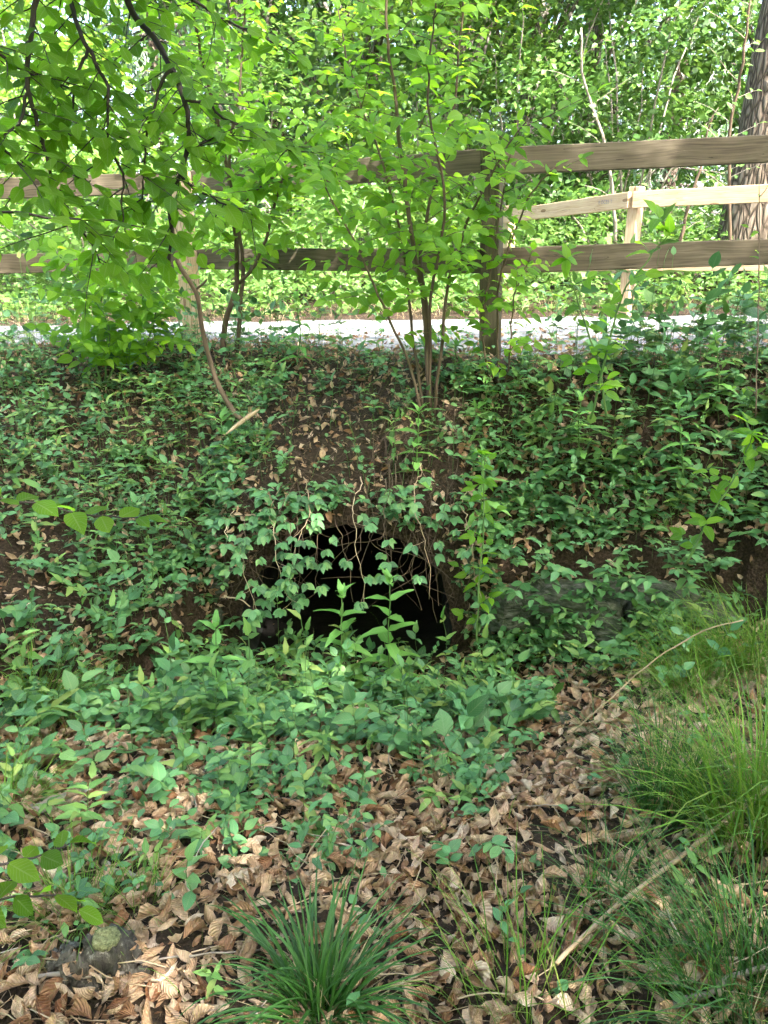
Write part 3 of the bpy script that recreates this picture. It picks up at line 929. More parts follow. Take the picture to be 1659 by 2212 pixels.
for i, (p, r_, src) in enumerate(hang):
    t2 = Tubes()
    if src is not None:
        p = [np.array(src)] + p
    sp = wobble(smooth_path(p, 5), 0.012)
    t2.add(sp, np.linspace(r_ * 1.25, r_ * 0.5, len(sp)), 6)
    L0 = Leaves()
    if i < 14:
        grow(L0, t2, sp, r_, 0.025 if i != 8 else 0.03, 0.23, 0.031, 0.049, droop=0.12, rise=0.0, start=0.25 if src is not None else 0.05, njit=0.3, bias=np.array([0, 0.55, 0]))
        leafy_twig(L0, None, sp[-8:], 0.002, 0.03, 0.065)
    else:
        leafy_twig(L0, t2, sp, 0.001, 0.033, 0.062 if i < 16 else 0.055, spread=0.85, njit=0.22, tilt=0.12)
    t2.build('branch', M['twig_dark'], beech)
    BL.p += L0.p; BL.d += L0.d; BL.n += L0.n; BL.s += L0.s
near_, rest_ = split_near(BL.arrays(), 300)
leaf_parts('leaf', ME_beech, near_, beech)
leaf_mass('foliage', T_beech, rest_, M['beech'], beech)

# ------------------------------------------------------------------ shrubs in front of the fence
def shrub(name, label, base, stems, leaf_n, size, mat_stem='twig_brown', side=(0.12, 0.45), step=0.05, T=T_point, ME=ME_point, mat='shrub', start=0.25, group=None, cat='shrub', droop=0.14, opposite=True, tw=0.0022, rise=0.15, bias=None):
    root = empty(name, base, label, cat, group)
    L0 = Leaves()
    for st, r0, r1 in stems:
        tb = Tubes()
        sp = wobble(smooth_path(st, 6), 0.02)
        tb.add(sp, np.linspace(r0, r1, len(sp)), 7)
        grow(L0, tb, sp, r0, side[0], side[1], step, size, opposite=opposite, droop=droop, rise=rise, start=start, tw_rad=tw, bias=bias)
        leafy_twig(L0, None, sp[len(sp) * 2 // 3:], 0.002, step, size, opposite=opposite)
        tb.build('stem', M[mat_stem], root)
    a, b = split_near(L0.arrays(), leaf_n)
    leaf_parts('leaf', ME, a, root)
    leaf_mass('foliage', T, b, M[mat], root)
    return root, len(L0.p)

g0 = on_ground(925, 900)
yb = 3.78
shrub('leafy_shrub', 'tall many-stemmed leafy shrub growing on the bank above the culvert', (0.2, yb, gz(0.2, yb)),
      [(pts((930, 905, 3.75), (915, 700, 3.8), (905, 600, 3.8), (880, 470, 3.8), (866, 360, 3.8), (856, 230, 3.78), (838, 60, 3.75), (830, -140, 3.7)), 0.015, 0.005),
       (pts((922, 900, 3.76), (925, 720, 3.78), (908, 580, 3.8), (922, 460, 3.85), (950, 380, 3.9), (985, 230, 3.95), (1000, 60, 3.98), (1010, -120, 4.0)), 0.011, 0.004),
       (pts((936, 900, 3.74), (950, 700, 3.72), (985, 540, 3.7), (1030, 420, 3.65), (1085, 330, 3.6), (1140, 250, 3.55)), 0.009, 0.003),
       (pts((918, 905, 3.78), (890, 720, 3.85), (868, 520, 3.9), (820, 330, 4.0), (760, 170, 4.05), (730, 20, 4.1)), 0.009, 0.003),
       (pts((915, 905, 3.75), (880, 760, 3.72), (820, 610, 3.65), (750, 480, 3.6), (690, 380, 3.55)), 0.008, 0.003),
       (pts((925, 880, 3.72), (935, 640, 3.6), (960, 430, 3.5), (930, 250, 3.45), (940, 90, 3.4), (950, -60, 3.35)), 0.008, 0.003)],
      300, 0.076, side=(0.058, 0.5), step=0.06, start=0.36)

shrub('leafy_shrub', 'two-stemmed leafy sapling beside the pale fence post', (-1.0, 4.85, gz(-1.0, 4.85)),
      [(pts((482, 760, 4.8), (492, 690, 4.8), (516, 620, 4.8), (512, 520, 4.8), (497, 400, 4.8), (476, 290, 4.8), (446, 160, 4.75), (420, 20, 4.7), (410, -120, 4.6)), 0.019, 0.006),
       (pts((512, 765, 4.82), (520, 640, 4.8), (521, 560, 4.78), (505, 440, 4.75), (500, 330, 4.7), (520, 180, 4.7), (530, 20, 4.7)), 0.015, 0.005),
       (pts((518, 612, 4.8), (560, 540, 4.7), (590, 440, 4.6), (640, 330, 4.5), (700, 250, 4.45)), 0.011, 0.004),
       (pts((500, 470, 4.78), (570, 400, 4.5), (640, 360, 4.3), (720, 350, 4.2)), 0.007, 0.003)],
      260, 0.09, side=(0.055, 0.55), step=0.065, start=0.25, opposite=True)

shrub('leafy_shrub', 'low bright green leafy shrub by the lane below the overhanging beech', (-1.55, 4.6, gz(-1.55, 4.6)),
      [(pts((215, 830, 4.5), (200, 740, 4.5), (215, 640, 4.45), (240, 540, 4.4)), 0.007, 0.003),
       (pts((230, 830, 4.5), (260, 740, 4.5), (300, 650, 4.45), (330, 560, 4.4)), 0.007, 0.003),
       (pts((225, 830, 4.5), (240, 700, 4.4), (170, 600, 4.3), (120, 540, 4.3)), 0.006, 0.003),
       (pts((300, 800, 4.6), (330, 720, 4.6), (350, 640, 4.6)), 0.005, 0.003)],
      160, 0.085, mat_stem='stem_green', side=(0.04, 0.34), step=0.06, start=0.1)

shrub('leafy_shrub', 'pointed-leaf shrub arching in front of the dark fence post', (0.75, 3.85, gz(0.75, 3.85)),
      [(pts((1080, 860, 3.85), (1075, 700, 3.8), (1090, 560, 3.7), (1140, 430, 3.6), (1200, 360, 3.55)), 0.007, 0.003),
       (pts((1070, 860, 3.86), (1040, 720, 3.8), (1060, 560, 3.75), (1090, 400, 3.7), (1120, 260, 3.65)), 0.006, 0.003),
       (pts((1085, 860, 3.83), (1100, 760, 3.75), (1110, 640, 3.7), (1150, 540, 3.62)), 0.005, 0.003)],
      150, 0.065, side=(0.11, 0.24), step=0.055, start=0.2)

# slim shoots standing up in front of the lane on the right
for i, (lb, st, sz, n_) in enumerate([
    ('tall green shoot with its leafy tip against the lower fence rail', ((1275, 905, 2.95), (1300, 800, 2.92), (1325, 700, 2.9), (1352, 620, 2.88), (1400, 560, 2.86), (1445, 505, 2.84)), 0.07, 24),
    ('dark-stemmed shoot with oval leaves just beside the bright lane', ((1310, 900, 3.0), (1295, 800, 2.98), (1262, 690, 2.95), (1235, 610, 2.93), (1225, 560, 2.92)), 0.065, 20),
    ('leaning pale green bramble cane under the small mossy stone', ((1480, 1220, 2.75), (1530, 1120, 2.72), (1590, 1020, 2.7), (1625, 940, 2.68)), 0.065, 20),
    ('slender stem in front of the thick tree trunk', ((1632, 900, 2.9), (1635, 700, 2.95), (1636, 520, 3.0), (1640, 380, 3.0)), 0.03, 14),
    ('leafy honeysuckle stem beside the right of the culvert mouth', ((1030, 1400, 3.05), (1035, 1260, 3.05), (1045, 1120, 3.02), (1040, 980, 3.0)), 0.06, 40),
]):
    P0 = pts(*st)
    root = empty('leafy_shoot', P0[0], lb, 'shoot', 'slim shoots on the bank')
    tb = Tubes(); L0 = Leaves()
    sp = wobble(smooth_path(P0, 5), 0.008)
    tb.add(sp, np.linspace(0.005, 0.002, len(sp)) * (0.55 if i == 3 else 1), 6)
    if i == 3:
        grow(L0, tb, sp, 0.004, 0.12, 0.10, 0.05, 0.03, start=0.1)
    else:
        grow(L0, tb, sp, 0.004, 0.085, 0.13, 0.05, sz, opposite=True, start=0.15, rise=0.25)
        for _ in range(5):
            L0.add(sp[-1], unit(rnd3(0.6) + np.array([0.2, 0, 0.25])), unit(UP + rnd3(0.3)), sz)
    tb.build('stem', M['stem_green'] if i != 3 else M['twig_brown'], root)
    leaf_parts('leaf', ME_point, split_near(L0.arrays(), 90)[0], root)
# ------------------------------------------------------------------ upright herbs
def herb(label, px, py_base, py_top, y, size, pairs, mat_i=0, lean=(0, 0), grp='upright herbs with opposite leaves'):
    b = at(px, py_base, y); t = at(px + lean[0], py_top, y - 0.03 + lean[1])
    root = empty('upright_herb', b, label, 'herb', grp)
    path = wobble(smooth_path([b - UP * 0.05, b * 0.6 + t * 0.4 + rnd3(0.008), t], 6), 0.008)
    tb = Tubes(); tb.add(path, np.linspace(0.0038, 0.002, len(path)), 6)
    tb.build('stem', M['stem_green'], root)
    L0 = Leaves()
    a = rng.random() * 3
    for k in range(pairs):
        f = (k + 0.8) / pairs
        p = np.array([np.interp(f, np.linspace(0, 1, len(path)), path[:, c]) for c in range(3)])
        a += 1.57 + rng.normal(0, 0.15)
        for sd in (0, math.pi):
            h = np.array([math.cos(a + sd), math.sin(a + sd), 0])
            L0.add(p, unit(h + UP * (0.05 + 0.9 * f ** 3)), unit(UP - h * 0.5 * f ** 3 + rnd3(0.15)), size * (1.0 - 0.5 * f ** 2) * rng.uniform(0.85, 1.1))
    for _ in range(3):
        h = rnd3(1) * np.array([1, 1, 0]); h = unit(h)
        L0.add(path[-1], unit(h * 0.6 + UP), unit(UP - h), size * 0.45)
    leaf_parts('leaf', ME_lance, L0.arrays(), root)

herb('light green herb in front of the black culvert mouth, the shorter of the pair', 738, 1475, 1285, 2.98, 0.16, 7)
herb('light green herb in front of the black culvert mouth, the taller of the pair', 842, 1465, 1255, 2.98, 0.17, 8)
herb('single upright herb rising from the green cover by the pale rotten branch', 466, 1570, 1355, 2.5, 0.145, 7)
herb('upright herb on the bank below the many-stemmed shrub', 905, 1030, 890, 3.45, 0.14, 8)
herb('leafy herb standing up at the right edge of the culvert', 1040, 1120, 985, 3.3, 0.14, 7, lean=(8, 0))
herb('dark leafy herb on the bank by the broken white branch', 478, 1060, 905, 3.7, 0.16, 7)
herb('leafy herb hanging over the upper left of the culvert', 590, 1090, 990, 3.5, 0.12, 6, lean=(25, 0))
herb('tall herb in front of the lane at the foot of the shrub', 640, 770, 640, 4.3, 0.14, 6)
herb('tall herb on the bank top beside the dark fence post', 985, 830, 745, 3.95, 0.11, 5)
herb('herb with narrow leaves below the dark fence post', 1050, 900, 800, 3.75, 0.12, 6, lean=(12, 0))
herb('herb on the bank beneath the slim green shoots', 1255, 990, 860, 3.5, 0.12, 6)
herb('herb at the sunny rim of the bank far to the right', 1545, 870, 730, 3.6, 0.13, 7)
herb('herb with drooping leaves beside the leaning cane', 1480, 1010, 880, 3.3, 0.12, 6, lean=(-15, 0))

# ------------------------------------------------------------------ ground cover
def in_poly(px, py, poly):
    px = np.asarray(px); py = np.asarray(py)
    ins = np.zeros(px.shape, bool)
    n = len(poly)
    for i in range(n):
        x1, y1 = poly[i]; x2, y2 = poly[(i + 1) % n]
        c = ((y1 > py) != (y2 > py)) & (px < (x2 - x1) * (py - y1) / (y2 - y1 + 1e-9) + x1)
        ins ^= c
    return ins

def scatter(n, x0=-3.2, x1=3.2, y0=0.75, y1=5.6):
    x = rng.uniform(x0, x1, n); y = rng.uniform(y0, y1, n)
    k = np.abs(x) < 0.6 * y + 0.7
    x, y = x[k], y[k]
    return np.stack([x, y, ground_z(x, y)], 1)

DENSE = [(-400, 900), (150, 930), (300, 1010), (480, 1120), (540, 1400), (700, 1440), (960, 1430), (1090, 1450), (1170, 1560), (1000, 1690), (560, 1700), (330, 1660), (200, 1560), (-300, 1480)]
LOWER = [(380, 1640), (1130, 1600), (1060, 1740), (820, 1790), (790, 1880), (600, 1910), (420, 1830), (330, 1720)]
BANKL = [(-400, 730), (620, 740), (760, 800), (700, 880), (560, 900), (640, 1120), (480, 1140), (-400, 1060)]
BANKR = [(960, 800), (1300, 760), (2000, 690), (2000, 1330), (1500, 1230), (1050, 1210), (1010, 1050)]
MIDB = [(600, 800), (960, 800), (1020, 1130), (620, 1140)]
RIM = [(-400, 700), (2100, 700), (2100, 860), (1300, 830), (-400, 850)]
BROWN = [(1150, 1420), (2000, 1250), (2000, 2300), (-300, 2300), (-300, 1700), (330, 1760), (700, 1900), (900, 1830), (1130, 1650)]

def cover_density(P):
    px, py, z = project(P)
    d = np.full(len(P), 0.03)
    d = np.where(in_poly(px, py, RIM), 0.65, d)
    d = np.where(in_poly(px, py, BANKL), 0.75, d)
    d = np.where(in_poly(px, py, BANKR), 1.25, d)
    d = np.where(in_poly(px, py, MIDB), 0.3, d)
    d = np.where(in_poly(px, py, DENSE), 1.0, d)
    d = np.where(in_poly(px, py, LOWER), 0.75, d)
    d = np.where(in_poly(px, py, [(-300, 1480), (200, 1560), (330, 1660), (420, 1800), (300, 1960), (-300, 1960)]), 0.5, d)
    n = vnoise(P[:, 0] * 4, P[:, 1] * 4, 11) + 0.5
    d = d * np.clip(0.08 + 1.9 * n, 0, 1)
    d = np.where(P[:, 1] > fence_y(P[:, 0]) - 0.12, d * 0.12, d)
    d = np.where(in_poly(px, py, [(1040, 1370), (1560, 1330), (1500, 1470), (1130, 1500)]), 0.5, d)
    inside = (np.abs(P[:, 0] - PIPE_X) < PIPE_R) & (P[:, 1] > PIPE_Y - 0.02) & (P[:, 1] < PIPE_Y + 0.1)
    return np.where(inside, 0, d)

def sprig(L, tb, p, h, size, pairs, lean):
    top = p + UP * h + lean
    mid = p * 0.5 + top * 0.5 + np.array([0, 0, h * 0.18]) + rnd3(0.01)
    path = smooth_path([p - UP * 0.01, mid, top], 3)
    tb.add(path, 0.0013, 3, False)
    leafy_twig(L, None, path, 0.001, (np.linalg.norm(top - p)) / max(1.2, pairs), size, 0.95, True, 0.04, 0.26, 0.45, tilt=0.12)

CL, CT = Leaves(), Tubes()
CW = Leaves()
Pc = scatter(19000)
Pc = Pc[rng.random(len(Pc)) < cover_density(Pc) * 0.55]
_, _, zc = project(Pc)
ordr = np.argsort(zc)
cover_spots = Pc[ordr]
# the plants that show largest are things of their own
pxs, pys, zs_ = project(cover_spots)
vis = (pxs > 20) & (pxs < 1640) & (pys > 1000) & (pys < 2150)
cand = np.nonzero(vis)[0]
single = set(rng.choice(cand[:len(cand) // 2], min(70, len(cand) // 2), replace=False).tolist())
def side_word(px, py):
    if py > 1650: return 'leafy ground plant among brown leaves in front of the green cover'
    if px < 420: return 'leafy ground plant on the densely green slope beside the pale grass tuft'
    if px > 1020: return 'leafy ground plant beside the brown leaf drift below the boulders'
    return 'leafy ground plant in the green patch just below the culvert mouth'
for i, p in enumerate(cover_spots):
    z = zs_[i]
    h = rng.uniform(0.05, 0.24); sz = rng.uniform(0.045, 0.08)
    if pys[i] > 1650: h *= 0.6; sz *= 0.8 if pys[i] < 1850 else 0.55
    if pys[i] < 860: h *= 0.45 if pxs[i] > 500 else 0.7
    u_ = rng.random()
    if pys[i] < 830 and (pxs[i] < 860 or pxs[i] > 1180) and rng.random() < 0.38: h += rng.uniform(0.12, 0.3); sz *= 1.2
    if u_ < 0.07: h += rng.uniform(0.1, 0.2)
    elif u_ > 0.9: sz *= 1.35
    elif u_ > 0.6: sz *= 0.65
    lean = np.array([rng.normal(0, 0.05), rng.normal(-0.045, 0.05), 0])
    pr = rng.integers(2, 5)
    if p[1] > 3.2: sz *= 0.8 if pxs[i] < 1150 else 1.0
    if pxs[i] > 1220 and pys[i] < 1050 and rng.random() < 0.15: h += rng.uniform(0.08, 0.22); sz *= 1.2
    if i in single:
        lb = side_word(pxs[i], pys[i])
        root = empty('ground_plant', p, lb, 'plant', lb.replace('leafy ground plant', 'ground plants'))
        L1, T1 = Leaves(), Tubes()
        sprig(L1, T1, p, h + 0.05, sz * 1.05, 4, lean)
        T1.build('stem', M['stem_green'], root)
        leaf_parts('leaf', ME_cover, L1.arrays(), root)
    else:
        if rng.random() < 0.27: sprig(CW, CT, p, h * 1.25, sz * 1.15, pr + 1, lean)
        else: sprig(CL, CT, p, h, sz, pr, lean)
# sprigs rooted in the steep face round the culvert and on the boulders
for k in range(420):
    if k < 200:
        a = rng.choice([rng.uniform(-0.1, 1.2), rng.uniform(1.0, 2.4), rng.uniform(1.9, 3.3), rng.uniform(2.5, 3.4)]); r_ = PIPE_R + rng.uniform(0.06, 0.3 if a < 2 else 0.5)
        p = np.array([PIPE_X + r_ * math.cos(a), PIPE_Y + 0.02, PIPE_Z + r_ * math.sin(a)])
        if p[2] > gz(p[0], 3.4): p[1] = 3.38; p[2] = gz(p[0], 3.38)
    else:
        q = at(rng.uniform(1050, 1560), rng.uniform(1190, 1410), 3.10); p = q
    lean = np.array([rng.normal(0, 0.05), rng.uniform(-0.12, -0.03), 0])
    if k >= 200:
        if rng.random() < 0.35: continue
        p = p + np.array([0, 0.06, 0])
    sprig(CL, CT, p, rng.uniform(-0.02, 0.07), rng.uniform(0.035, 0.065), rng.integers(2, 4), lean)
# sprigs on the steepest earth
Pt = scatter(60000, y0=2.0, y1=4.6)
sl = np.hypot(ground_z(Pt[:, 0] + .02, Pt[:, 1]) - ground_z(Pt[:, 0] - .02, Pt[:, 1]), ground_z(Pt[:, 0], Pt[:, 1] + .02) - ground_z(Pt[:, 0], Pt[:, 1] - .02)) / 0.04
off_mouth = (np.abs(Pt[:, 0] - PIPE_X) > PIPE_R + 0.08) | (Pt[:, 1] > PIPE_Y + 0.12)
STEEP = Pt[(sl > 1.3) & off_mouth]
for p in STEEP[:260]:
    sprig(CL, CT, p, rng.uniform(0.0, 0.1), rng.uniform(0.04, 0.07), rng.integers(2, 4), np.array([rng.normal(0, 0.05), rng.uniform(-0.12, -0.02), 0]))
gc = leaf_mass('ground_cover', T_cover, CL.arrays(), M['cover'])
tag(gc, 'mat of mid green leafy ground cover spreading over the bank', 'ground cover', kind='stuff')
wd = leaf_mass('bank_weeds', T_lance, CW.arrays(), M['cover2'])
tag(wd, 'narrow-leaved yellowish weeds mixed through the ground cover', 'weeds', kind='stuff')
cs = CT.build('ground_cover_stems', M['stem_green'], gc, kind='stuff')

# small-leaved cover with tiny leaves between the bigger plants
SL = Leaves()
Ps = scatter(30000)
Ps = Ps[rng.random(len(Ps)) < np.clip(cover_density(Ps) * 0.7 + 0.02, 0, 1) * 0.5]
for p in Ps:
    for _ in range(2):
        h = unit(rnd3(1) * np.array([1, 1, 0.15]))
        SL.add(p + np.array([rng.normal(0, .02), rng.normal(0, .02), rng.uniform(0.015, 0.09)]), h, unit(UP + rnd3(0.35)), rng.uniform(0.02, 0.042))
o = leaf_mass('undergrowth', T_small, SL.arrays(), M['cover'])
tag(o, 'fine small-leaved undergrowth filling the gaps of the bank', 'undergrowth', kind='stuff')

# ------------------------------------------------------------------ vines over the culvert
vine_tops = [(495, 1150), (530, 1130), (560, 1120), (590, 1110), (615, 1100), (640, 1095), (665, 1090), (690, 1110), (730, 1100), (775, 1090), (820, 1080), (860, 1060), (900, 1060), (935, 1080), (975, 1090), (1000, 1110), (1020, 1130)]
ordinal = ['first', 'second', 'third', 'fourth', 'fifth', 'sixth', 'seventh', 'eighth', 'ninth']
nv = len(vine_tops)
for i, (px, py) in enumerate(vine_tops):
    y = 3.10 + 0.04 * (i % 3)
    l_ = rng.uniform(150, 290) if px > 700 else rng.uniform(120, 230)
    bx_ = rng.normal(0, 40)
    P0 = [at(px + bx_ * 0.3, py - 60, y + 0.25), at(px, py, y + 0.1), at(px + bx_ * 0.4, py + l_ * 0.4, y), at(px + bx_, py + l_, y - 0.02)]
    w_ = (ordinal[i] + ' vine from the left') if i < 9 else (('last' if nv - 1 == i else ordinal[nv - 1 - i] + ' last') + ' vine towards the right')
    root = empty('hanging_vine', P0[0], 'thin trailing vine across the black culvert mouth, ' + w_, 'vine', 'vines hanging over the culvert')
    sp = wobble(smooth_path(P0, 7), 0.035)
    tb = Tubes(); tb.add(sp, np.linspace(0.0028, 0.0012, len(sp)), 5)
    L0 = Leaves()
    for k in range(3, len(sp), 1 if px < 720 else 2):
        if rng.random() < (0.65 if px < 700 else 0.32):
            d = unit(np.array([rng.normal(0, 1), -0.5, -0.2]))
            q = sp[k] + d * rng.uniform(0.03, 0.07)
            tb.add(np.array([sp[k], sp[k] * 0.5 + q * 0.5 - UP * 0.004, q]), 0.0009, 3, False)
            for a in np.linspace(-1.3, 1.3, 3 + (i % 2) * 2):
                lat = np.cross(UP, d)
                L0.add(q, unit(d * math.cos(a) + lat * math.sin(a) - UP * 0.2), unit(UP * 0.9 + np.array([0, -0.6, 0]) + rnd3(0.2)), rng.uniform(0.032, 0.055))
    tb.build('stem', M['twig_brown'] if i % 3 else M['twig_pale'], root)
    leaf_parts('leaf', ME_cover, L0.arrays(), root)

# dead stalks tangled over the bank
DT = Tubes(); DF = Tubes()
Pd = scatter(3600)
px, py, z = project(Pd)
keep = (in_poly(px, py, MIDB) & (rng.random(len(Pd)) < 0.9)) | (in_poly(px, py, BANKR) & (rng.random(len(Pd)) < 0.4)) | (in_poly(px, py, BANKL) & (rng.random(len(Pd)) < 0.35)) | ((py > 1450) & (rng.random(len(Pd)) < 0.5))
for p in Pd[keep]:
    d = unit(np.array([rng.normal(0, 1), rng.normal(-0.2, 0.6), rng.uniform(-0.1, 0.9)]))
    flat = p[1] < 3.1
    if flat: d[2] = abs(d[2]) * 0.12
    l_ = rng.uniform(0.1, 0.38)
    P0 = [p + UP * 0.012, p + d * l_ * 0.5 + UP * (0.02 if flat else 0.05), p + d * l_ + (UP * 0.0 if flat else -UP * rng.uniform(0, 0.15))]
    P0 = [np.array([q[0], q[1], max(q[2], gz(q[0], q[1]) + 0.012)]) for q in P0]
    sp = wobble(smooth_path(P0, 3), 0.012)
    (DF if flat else DT).add(sp, rng.uniform(0.0007, 0.0018), 4, False)
for k in range(16):
    px = rng.normal(885, 60); py = rng.uniform(850, 960)
    P0 = [at(px, py, 3.62), at(px - rng.normal(5, 25), py + 110, 3.42), at(px - rng.normal(15, 40), py + rng.uniform(170, 300), 3.2), at(px - rng.normal(15, 60), py + rng.uniform(250, 380), 3.12)]
    DT.add(wobble(smooth_path(P0, 4), 0.02), rng.uniform(0.0008, 0.0018), 4, False)
for k in range(30):
    a = rng.uniform(0.3, 2.9); r_ = PIPE_R + rng.uniform(-0.02, 0.1)
    p = np.array([PIPE_X + r_ * math.cos(a), PIPE_Y - 0.02, PIPE_Z + r_ * math.sin(a)])
    l_ = rng.uniform(0.08, 0.35)
    sp = smooth_path([p + np.array([rng.normal(0, .05), 0.06, 0.12]), p + np.array([0, -0.03, 0.0]), p + np.array([rng.normal(0, .05), -0.05, -l_ * 0.5]), p + np.array([rng.normal(0, .09), -0.03, -l_])], 4)
    DT.add(wobble(sp, 0.02), rng.uniform(0.0007, 0.0018), 4, False)
o = DT.build('dry_stalk_tangle', M['twig_brown'], None)
tag(o, 'tangle of thin dry stalks hanging over the bank above the culvert', 'stalks', kind='stuff')
o = DF.build('fallen_straw', M['twig_pale'], None)
tag(o, 'thin pale straws strewn over the leaf litter of the hollow', 'straw', kind='stuff')

# ------------------------------------------------------------------ leaf litter
Pl = scatter(60000)
px, py, z = project(Pl)
dl = np.full(len(Pl), 0.32)
dl = np.where(py > 1480, 1.0, dl)
dl = np.where((px > 1150) & (py > 1450), 0.55 + 0.45 * (vnoise(Pl[:, 0] * 5, Pl[:, 1] * 5, 21) > 0.0), dl)
dl = np.where(py < 800, 0.3, dl)
ins = (np.abs(Pl[:, 0] - PIPE_X) < PIPE_R) & (Pl[:, 1] > PIPE_Y - 0.02) & (Pl[:, 1] < PIPE_Y + 0.07)
dl = np.where(ins, 0, dl)
Pl = Pl[rng.random(len(Pl)) < dl * 0.75]
nf_ = 700
aa = rng.uniform(-0.15, 3.35, nf_); rr_ = PIPE_R + rng.uniform(0.03, 0.5, nf_)
Pf = np.stack([PIPE_X + rr_ * np.cos(aa), np.full(nf_, PIPE_Y - 0.01), PIPE_Z + rr_ * np.sin(aa)], 1)
Pf = Pf[Pf[:, 2] < ground_z(Pf[:, 0], np.full(len(Pf), 3.4)) - 0.03]
Pf = np.concatenate([Pf, STEEP[260:1000]])
nf_ = len(Pf)
Pl = np.concatenate([Pl, Pf])
eps = 0.03
gxn = (ground_z(Pl[:, 0] + eps, Pl[:, 1]) - ground_z(Pl[:, 0] - eps, Pl[:, 1])) / (2 * eps)
gyn = (ground_z(Pl[:, 0], Pl[:, 1] + eps) - ground_z(Pl[:, 0], Pl[:, 1] - eps)) / (2 * eps)
GN = unit(np.stack([-np.clip(gxn, -1.2, 1.2), -np.clip(gyn, -1.2, 1.2), np.ones(len(Pl))], 1))
nL = len(Pl)
D = rng.normal(0, 1, (nL, 3)); D = unit(D - GN * np.sum(D * GN, 1, keepdims=True)) + rng.normal(0, 0.22, (nL, 3))
N_ = unit(GN + rng.normal(0, 0.55, (nL, 3)))
flip = rng.random(nL) < 0.35; N_[flip] *= -1
S_ = rng.choice([0.032, 0.044, 0.052, 0.06, 0.07], nL) * rng.uniform(0.85, 1.12, nL) * np.where(Pl[:, 1] > 3.0, 0.8, 1.0)
GN[-nf_:] = unit(np.array([0, -1.0, 0.8]))
C_ = Pl + GN * rng.uniform(0.002, 0.04, (nL, 1))
arrL = (C_ - unit(D) * S_[:, None] * 0.5, D, N_, S_)
px, py, z = project(C_)
inside = (px > 0) & (px < 1659) & (py > 1550) & (py < 2212)
hgt = (C_[:, 2] - Pl[:, 2])
score = np.where(inside, S_ / z * (hgt > 0.02), 0)
order = np.argsort(-score)
pick = order[:300]; rest = order[300:]
leaf_parts('fallen_leaf', ME_dead, tuple(q[pick] for q in arrL), ground)
zr = z[rest]
nearm = rest[zr < 2.6]; farm = rest[zr >= 2.6]
leaf_mass('leaf_litter', T_dead, tuple(q[nearm] for q in arrL), M['dead'], ground)
leaf_mass('leaf_litter', T_dead_s, tuple(q[farm] for q in arrL), M['dead'], ground)

# needles, crumbled leaf and bark crumbs between the leaves
Pn = scatter(56000, y1=5.3)
Pn = Pn[(Pn[:, 1] < 2.9) | (rng.random(len(Pn)) < 0.35)]
nn_ = len(Pn)
D = rng.normal(0, 1, (nn_, 3)) * np.array([1, 1, 0.25]); N_ = unit(UP[None] + rng.normal(0, 0.5, (nn_, 3)))
Pn[:, 2] += rng.uniform(0.002, 0.022, nn_)
T_crumb = [blade_template(0.12, 0.3, 2, 1, 0.2), blade_template(0.08, 0.5, 3, 2, 0.1)]
T_bit = [leaf_template(3, 2, 0.8, 0.9, 0, 0.3, seed=3), leaf_template(3, 2, 0.5, 0.6, 0, -0.3, seed=4)]
h_ = nn_ * 3 // 5
leaf_mass('needle_litter', T_crumb, (Pn[:h_], D[:h_], N_[:h_], rng.uniform(0.012, 0.03, h_)), M['dead'], ground)
leaf_mass('leaf_crumbs', T_bit, (Pn[h_:], D[h_:], N_[h_:], rng.uniform(0.01, 0.03, nn_ - h_)), M['dead'], ground)
# ------------------------------------------------------------------ grass
def tussock(label, base, n, length, rad, T, ME, mat, parts=0, lean=(0, 0, 0), open_=0.75, name='grass_tussock', cat='grass', grp='grass tufts of the hollow'):
    base = np.array([base[0], base[1], gz(base[0], base[1])])
    root = empty(name, base, label, cat, grp)
    L0 = Leaves()
    for k in range(n):
        a = rng.random() * 6.283; r_ = rad * math.sqrt(rng.random())
        h = np.array([math.cos(a), math.sin(a), 0])
        p = base + h * r_; p[2] = gz(p[0], p[1]) - 0.01
        d = unit(UP + h * (open_ * r_ / rad + rng.normal(0, 0.18)) + np.array(lean) + rnd3(0.16))
        L0.add(p, d, unit(UP * 0.6 - d * 0.0 + h * -1.0 + rnd3(0.15)), length * rng.uniform(0.4, 1.15))
    P, D, N, S = L0.arrays()
    # bend outwards: the blade curls towards -normal, so point the normal up/back
    N = unit(UP[None] - D * (D @ UP)[:, None] * 1.0) * 1.0
    N = np.where(np.linalg.norm(N, axis=1, keepdims=True) < 0.1, UP[None], N) + rng.normal(0, 0.25, N.shape)
    arr = (P, D, N, S)
    if parts:
        o = np.argsort(-S)
        leaf_parts('grass_blade', ME, tuple(q[o[:parts]] for q in arr), root)
        arr = tuple(q[o[parts:]] for q in arr)
    leaf_mass('grass_blades', T, arr, mat, root)
    return root

b = on_ground(690, 2200)
tussock('dense dark green grass tussock with arching blades at the bottom centre', b, 230, 0.30, 0.045, T_blade, ME_blade, M['grass'], 120, open_=0.62)
tussock('straw-dry blades at the foot of the dark green tussock', b + np.array([0.01, -0.01, 0]), 90, 0.2, 0.075, T_fine, None, M['straw'], open_=1.6)
b = on_ground(90, 1540)
tussock('pale yellow-green grass tuft on the slope at the left edge', b, 260, 0.34, 0.06, T_fine, None, M['grass2'], lean=(0.35, -0.1, 0), open_=0.7)
tussock('second pale grass tuft at the left edge above the fallen log', on_ground(20, 1740), 160, 0.26, 0.06, T_fine, None, M['grass2'], lean=(0.2, 0, 0))
tussock('short green grass tuft beside the rotten stump', on_ground(165, 1985), 120, 0.24, 0.07, T_fine, None, M['grass2'])
tussock('thin grass tuft right of the short tuft near the stump', on_ground(300, 1960), 60, 0.2, 0.05, T_fine, None, M['grass2'])
